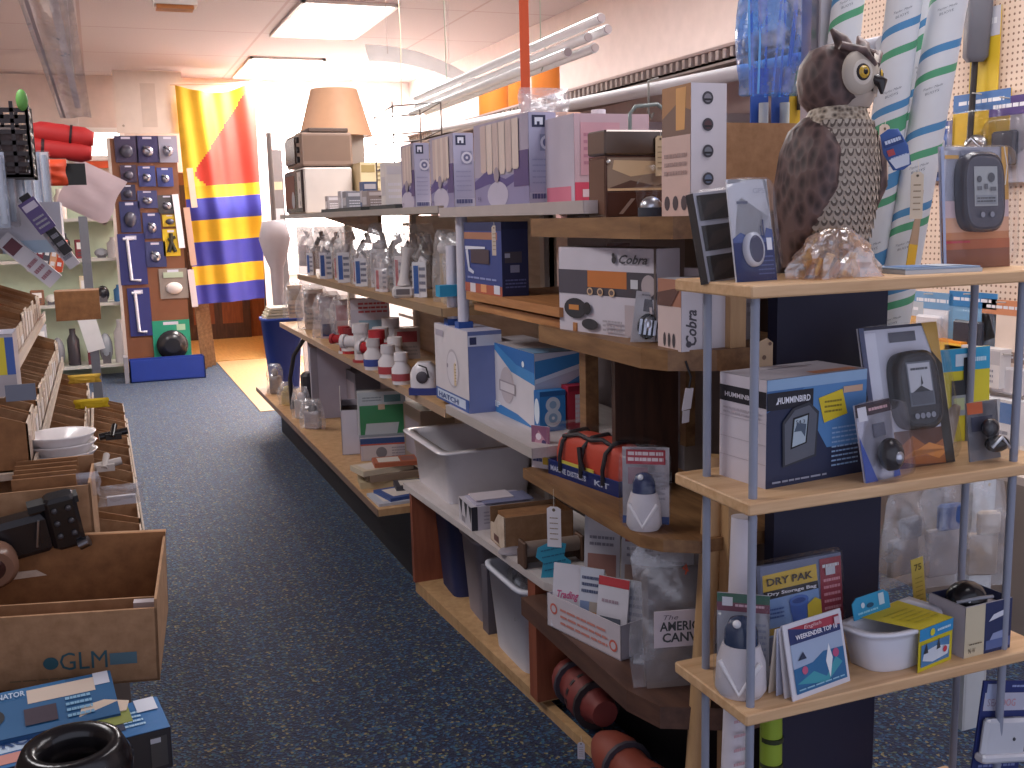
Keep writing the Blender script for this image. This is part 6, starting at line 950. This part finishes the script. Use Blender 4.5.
# grey display box with yellow label, left edge
t=T('grey_display_box','grey box front with yellow label at the left edge above the bins','box',(P(10,400,1,2.1).x-.03,2.1,P(0,397,1,2.1).z),R(0)); m=MB(); m.box(-.16,0,0,.045,.10,.115,'#b3a8a8'); m.F.rect(.5,.35,.93,.95,'#d6bf2c').rect(.93,.35,1,.95,'#3d5a9c').disc(.8,.55,.006,'#6a5c20').lines(.55,.6,.85,.85,3,'#a8941c'); m.Tp.rect(0,0,1,1,'#848290'); m.build('box_body',t)
MB().box(0,0,0,.05,.003,.03,'#6a6c78').build('grey_card',loc=(P(6,400,1,2.05).x,2.05,P(6,402,1,2.05).z),label='small grey square card in front of the grey display box',cat='card')
# white appliance box and leaning thin packs above
zt=1.31
t=T('white_carton','large pale blue white carton resting above the top tier of bins','carton',(P(62,230,1,3.45).x-.235,3.45,P(60,252,1,3.45).z)); m=MB(); m.box(-.1,0,0,.235,.22,.15,'#c4c2cc'); m.F.rect(0,0,.5,.3,'#a89888').rect(.5,0,1,.25,'#a8bcd0'); m.build('carton_body',t)
MB().box(-.62,3.5,1.16,-.36,3.8,P(60,252,1,3.45).z,'cardboard').build('cardboard_box',label='brown cardboard box supporting the large pale carton at the left',cat='box')
for i,(px,py,ln,w,ang,c,c2,lb) in enumerate([(28,250,.19,.05,-48,'#d9d4d8','#6c3a44','white phone box with small picture leaning left of the hanging bag'),(52,228,.2,.035,-35,'#cfc9cc','#8a7a80','long white blister leaning behind the phone box'),(45,214,.2,.03,-28,'#2a2628','#d05a30','black and orange long pack leaning behind the phone box'),(36,205,.1,.05,-20,'#4c3c6c','#b0a8b8','purple edged pack at the top of the leaning packs')]):
    p=P(px,py,1,3.40-.03*i); t=T('leaning_pack',lb,'pack',(p.x,p.y,p.z-.03),rot=(0,R(-ang),0)); m=MB(); m.box(-w/2-.0,0,-ln/2,w/2,.03,ln/2,c); m.F.rect(.1,.7,.9,.9,c2).lines(.15,.1,.85,.5,3,'#a87880' if i==0 else '#8a8890'); m.T=Matrix.Identity(4); m.build('pack_body',t); 
for o in [x for x in bpy.data.objects if x.name.startswith('leaning_pack')]: o.rotation_euler=(0,R(-45) if 'phone box with' in o['label'] else R(-32),0)
for i in range(5):
    p=P(30+i*7,272,1,4.2); m=MB(); m.box(-.012,0,0,.012,.12,.16-.01*i,['#d6ccd2','#7c3040','#4c4a54','#d8a078','#c84a28'][i]); m.F.lines(.2,.1,.8,.9,3,'#efe8e8'); m.build('slim_pack',loc=(p.x,4.2,p.z-.0),rot=(0,R(14),0),label='slim upright %s pack in the small row behind the top tier'%['pinkish white','dark red','charcoal','peach','orange'][i],cat='pack')
MB().box(0,0,0,.17,.15,.12,'cardin').build('cardboard_box',loc=(P(52,275,1,4.6).x,4.6,1.17),label='brown cardboard box right of the slim packs near the grey post',cat='box')
# clear tube packs, black basket, red rolls at upper left
t=T('black_basket','black plastic lattice basket high at the left edge','basket',(P(28,118,1,3.3).x-.14,3.3,1.692)); m=MB(); w,d,h=.14,.2,.21
for sgn in (0,1):
    for i in range(7): m.box(-w+.0,sgn*d,.03*i,w,sgn*d+.006,.03*i+.012,'#2a2226')
    for i in range(8): m.box(-w+i*2*w/7.2,sgn*d,0,-w+i*2*w/7.2+.01,sgn*d+.006,h,'#2a2226')
for i in range(7): m.box(w-.006,0,.03*i,w,d,.03*i+.012,'#2a2226')
for i in range(6): m.box(w-.006,i*d/5.2,0,w,i*d/5.2+.01,h,'#2a2226')
m.box(-w,0,0,w,d,.008,'#2a2226'); m.build('lattice',t); m=MB(); m.box(-w+.02,.02,.008,w-.02,d-.02,.14,'#5c4a48',bev=.01); m.build('contents',t)
MB().ball(0,0,0,.016,.016,.03,'#5f9a48').build('green_float',loc=(P(26,103,1,3.3).x-.01,3.3,1.905),label='small green float beside the black basket',cat='float')
RS=T('upper_shelf','upper shelf at the left carrying the basket and clear tube packs','shelf',(-.5,3.5,0)); MB().box(-.3,-.9,1.67,.13,2.6,1.69,'#a89c94').build('shelf',RS); MB().box(-.32,-.9,0,-.28,2.6,2.1,'#b0a49c').build('back_panel',RS)
for i in range(6):
    p=P(-2+i*9,152,1,3.3+.1*i); t=T('clear_tube_pack','clear hanging pack of grey blue rods, %s from the left edge'%ORD[i],'pack',(p.x,p.y,p.z),group='clear rod packs at upper left'); m=MB(); m.box(-.014,-.002,-.21,.014,.002,0,['#a8b0c0','#c8c0c6','#9aa6b8','#c4bcc0','#aab4c8','#d0c8cc'][i]); m.F.lines(.1,.1,.9,.9,4,'#d8d8e0'); m.build('card',t); m=MB(); m.cyl((0,-.012,-.2),(0,-.012,-.01),.009,'#b4bccb:g'); m.build('rod',t); m=MB(); m.box(-.018,-.022,-.215,.018,.004,.004,'clear',bev=.004); m.build('clear_tube',t)
for i,((x0,y0),(x1,y1)) in enumerate([((32,130),(92,139)),((29,146),(90,153))]):
    a=P(x0,y0,1,5.0); b=P(x1,y1,1,5.0); t=T('red_roll',['upper red rolled bundle with dark strap at upper left','lower red rolled bundle with dark strap at upper left'][i],'roll',tuple(a),group='red rolls at upper left'); d=b-a; m=MB(); m.tube([d*(k/8.) for k in range(9)],[.03,.042,.044,.043,.045,.042,.045,.045,.032],'#cc3030',n=16); m.tube([d*1.0,d*1.03],.03,'#e05a50',n=16); m.build('roll',t); m=MB(); m.tube([d*.62,d*.66] if i==0 else [d*.2,d*.25],.047,'#3a1c20',n=16); m.build('strap',t)
RH=T('high_shelf','narrow shelf holding the red rolls beyond the black basket','shelf',(-.5,5.0,0)); MB().box(-.2,-.1,P(60,162,1,5.0).z-.02,.4,.15,P(60,160,1,5.0).z,'#8c8078').build('shelf',RH); MB().box(-.2,-.05,0,-.16,.0,P(60,162,1,5.0).z-.02,'#8c8078').build('upright',RH)
m=MB(); pillow(m,.13,.08,.10,'#e2502a',seed=7,crump=.3); m.build('orange_bag',loc=(P(48,172,1,4.4).x,4.4,P(48,186,1,4.4).z),label='bright orange pouch hanging below the red rolls',cat='pouch')
m=MB(); m.box(-.25,0,0,.3,.035,.07,'#e06038'); m.build('orange_strip',loc=(P(105,165,1,11.9).x,11.96,P(107,168,1,11.96).z),label='orange strip under the bright window at back left',cat='strip')
m=MB(); m.box(-.08,0,0,.08,.05,.09,'#16181a'); m.build('black_case',loc=(P(65,162,1,5.0).x,4.93,P(60,162,1,5.0).z-.10),label='small black case just under the red rolls',cat='case')
# hanging clear sleeve from ceiling
t=T('hanging_sleeve','long clear plastic sleeve with paper strip hanging from the ceiling at left','sleeve',(0,0,0)); m=MB(); a=P(38,-30,1,2.6); b=P(76,118,1,3.2)
def sl(u,v): p=a.lerp(b,v); w=.062*(1-.35*v); return (p.x+(u-.5)*2*w,p.y+.02*math.sin(6.28*u)+.015*math.sin(9*v+3*u),p.z)
m.grid(sl,12,30,'bag'); m.build('clear_sleeve',t); m=MB(); m.grid(lambda u,v:(sl(.55+.18*u,v*.9)[0],sl(.5,v)[1]+.012,sl(.5,v*.9)[2]),2,16,'#d8c4c0'); m.grid(lambda u,v:(sl(.1+.08*u,v)[0],sl(.5,v)[1]+.01,sl(.5,v)[2]),1,16,'#b8a4a0'); m.build('paper_strip',t)
t=T('hanging_box','pale box with orange base hanging at the top edge of the view','box',(P(176,0,1,6.0).x,6.0,P(176,8,1,6.0).z)); m=MB(); m.box(-.11,0,.02,.11,.12,.12,'#dcd2c8').box(-.10,.01,0,.09,.11,.02,'#b87038'); m.build('box_body',t); MB().tube([(0,.06,.12),(0,.06,HC-P(176,8,1,6.0).z)],.003,'#c8b8b0').build('wire',t)
# ceiling wires near light
MB().tube([(0,0,0),(.01,0,.4),(0,0,.9)],.003,'#b8a890').build('ceiling_wire',loc=(P(401,90,1,6.0).x,6.0,HC-.9),label='thin wire hanging from the ceiling beyond the white tubes',cat='wire')
# ---------------------------------------------------------------- near left: big cardboard box with lettering, black winch, blue boxes
cx,cy=.04,2.02
a=P(160,680,1,2.1); bz=a.z; 
G_=T('shipping_box','large open cardboard box with blue lettering on its front','box',(a.x,2.1,bz),rot=(R(10),R(3),R(-7))); W,D_,Hh=.46,.28,.165
m=MB(); tk=.005; m.box(-W,0,0,0,tk,Hh,'cardboard'); f=m.F; f.text('GLM',.60,.24,.24,'#2f5560',maxu=.19).rect(.80,.27,.91,.43,'#55707c').disc(.565,.35,.014,'#2f5560',rv=.014).lines(.4,.12,.7,.16,1,'#7a6248')
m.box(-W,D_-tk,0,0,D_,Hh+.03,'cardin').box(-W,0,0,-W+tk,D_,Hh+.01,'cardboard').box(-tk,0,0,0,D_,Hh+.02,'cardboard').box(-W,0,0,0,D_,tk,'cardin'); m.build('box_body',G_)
m=MB(); m.box(-W,D_-.002,Hh+.02,0,D_+.02,Hh+.024,'cardboard'); m.box(-W,.08,.06,-.01,.084,Hh-.02,'cardboard'); m.build('flap',G_); MB().box(-.05,.06,.08,-.008,.075,Hh-.02,'#b8aeb0').build('paper',G_)
B3=T('shipping_box','second open cardboard box behind the lettered box, holding cardboard dividers','box',(-.06,2.40,.825),rot=(0,0,R(-2))); m=MB(); W2=.34; m.box(-W2,0,0,0,tk,.165,'cardboard').box(-W2,.2,0,0,.2+tk,.19,'cardboard').box(-tk,0,0,0,.2,.17,'cardboard').box(-W2,0,0,-W2+tk,.2,.17,'cardboard').box(-W2,0,0,0,.2,tk,'cardin'); m.build('box_body',B3)
for i in range(5): MB().box(-W2+.18,.03+.028*i,.01,-.03,.035+.028*i,.185+.004*i,'cardin').build('divider',B3)
# winch
t=T('black_winch','black metal winch part with brown round knob resting in the cardboard boxes','winch',(-.19,2.34,.86),rot=(R(10),R(-8),R(5))); m=MB(); m.box(.05,-.01,0,.115,.04,.12,'#1b191b:g',bev=.008); 
for i in range(2):
    for j in range(3): m.ball(.068+i*.028,-.012,.035+j*.03,.007,.005,.007,'#3a383c:g',n=10,m=5)
m.box(-.1,0,.0,.06,.05,.09,'#221f21:g',bev=.012).box(.02,-.005,.1,.12,.03,.115,'#141214'); m.build('housing',t); m=MB(); m.T=Matrix.Translation((-.07,-.03,.02))@Matrix.Rotation(R(90),4,'X'); m.loft([(0,0,-.02,.05,.05),(0,0,.01,.05,.05),(0,0,.02,.04,.04)],'#7c5c4c:g',n=24); m.loft([(0,0,.02,.025,.025),(0,0,.026,.02,.02)],'#3a2220:g',n=20); m.build('knob',t)
m=MB(); m.tube([(.02,-.02,.03),(.035,-.025,.09)],.0025,'#b8bcc8:m').tube([(.1,-.015,.005),(.12,-.02,.012)],.012,'#8c8e96:m'); m.build('lever',t)
# boxes in front
LT=T('low_table','low table at the near left carrying blue product boxes','table',(-.3,1.7,0)); MB().box(-.3,-.5,.55,.34,.32,.57,'#b9a890').build('table_top',LT)
for x,y in ((-.27,-.45),(.30,-.45),(-.27,.28),(.30,.28)): MB().box(x,y,0,x+.03,y+.03,.55,'#8c7c68').build('leg',LT)
def bbox(label,anchor,w,d,h,rz,paint,body,tilt=0,roll=0):
    t=T('product_box',label,'carton',anchor,rot=(R(tilt),R(roll),R(rz))); m=MB(); m.box(-w,0,0,0,d,h,body); paint(m); m.build('box_body',t); return t
def pA(m):
    f=m.Tp; f.rect(0,0,1,1,'#1f5c8c').rect(.0,.78,.7,1,'#2a6a9c').rect(.45,.62,.88,.92,'#d2c0b0').rect(.88,.72,.98,1,'#c9ccd8').disc(.2,.45,.028,'#1a1c24').disc(.2,.5,.018,'#a8acb8').rect(.15,.08,.24,.25,'#d2d6e0').rect(.42,.15,.62,.5,'#3a2c3c').lines(.68,.1,.85,.6,4,'#7fb0d0').text('ALTERNATOR',.12,.8,.12,'#b8cbe0',maxu=.32,bold=True); m.F.rect(0,0,1,1,'#1c4c7c')
p=P(122,693,2,.66); bbox('long teal blue product box with cream tag under the lettered cardboard box',(p.x-.005,p.y-.10,.625),.27,.14,.045,6,pA,'#1a4a78',tilt=12)
def pB(m):
    f=m.Tp; f.rect(0,0,1,1,'#4c4650').rect(0,0,.52,.9,'#c4b848').rect(.15,0,.28,.9,'#b8483c').rect(.3,.1,.5,.8,'#d0c45c').disc(.72,.5,.03,'#a08a70',rv=.018).disc(.72,.5,.02,'#c0a070',rv=.012); m.F.rect(0,0,1,1,'#3c3840').lines(.1,.2,.9,.8,2,'#b0a848')
p=P(95,722,2,.64); bbox('dark tin with yellow and red label between the blue product boxes',(p.x,p.y-.10,.572),.30,.12,.07,6,pB,'#3c3840',tilt=6)
t=T('green_packet','olive green packet with cream tag tucked between the product boxes','packet',(P(112,712,1,1.95).x,1.90,.648),rot=(R(15),0,R(10))); m=MB(); m.box(-.03,0,0,.035,.06,.012,'#8c9448'); m.build('packet_body',t); m=MB(); m.prism([(-.05,.04),(.03,.03),(.04,.055),(.0,.075),(-.04,.07)],.0015,'#d8c4b0',ax='z',at=.013); m.build('price_tag',t)
def pC(m):
    f=m.Tp; f.rect(0,0,1,1,'#2a6aa4').rect(.45,.2,.72,.75,'#dccabc').rect(.1,.4,.42,.85,'#b8cbe0').rect(.1,.08,.4,.35,'#c88a80').rect(.73,.2,.8,.6,'#28304c').lines(.8,.2,.9,.7,4,'#a8cbe4').rect(.88,.6,.98,1,'#d4d8e4').text('PRO',.2,.5,.25,'#2a4c80',maxu=.18,bold=True)
    m.F.rect(0,0,1,1,'#1e1c24').disc(.74,.5,.028,'#8a8e9a',rv=.036).disc(.74,.5,.02,'#2c2c34',rv=.028).rect(.9,.1,.98,.85,'#3c3a3c').rect(.9,.7,.95,.82,'#a8acb8'); m.R.rect(0,0,1,1,'#2a6aa4')
p=P(170,740,2,.60); bbox('near blue and black product box with chrome ring picture, at the bottom left',(p.x,p.y-.05,.573),.36,.12,.08,8,pC,'#2a6aa4',tilt=4)
t=T('black_ring_part','glossy black ring shaped part in front at the bottom left corner','ring part',(P(72,740,1,1.70).x,1.70,P(72,740,1,1.70).z-.085),rot=(R(10),0,0)); m=MB(); m.loft([(0,0,0,.085,.07),(0,0,.05,.09,.074),(0,0,.085,.075,.06),(0,0,.09,.06,.048),(0,0,.07,.045,.036),(0,0,.02,.04,.03)],'#151316:g',n=32); m.build('ring',t); m=MB(); m.ball(0,0,.02,.03,.025,.03,'#6a5c58:g'); m.build('hub',t)
t=T('magazine','pale magazine lying at the near edge of the low table','magazine',(.10,1.70,.5705),R(8)); m=MB(); m.box(-.12,-.1,0,.02,.05,.008,'#d0c8b8'); m.Tp.rect(.1,.1,.6,.9,'#c8a878').rect(.7,.2,.95,.8,'#8fb090'); m.build('cover',t)
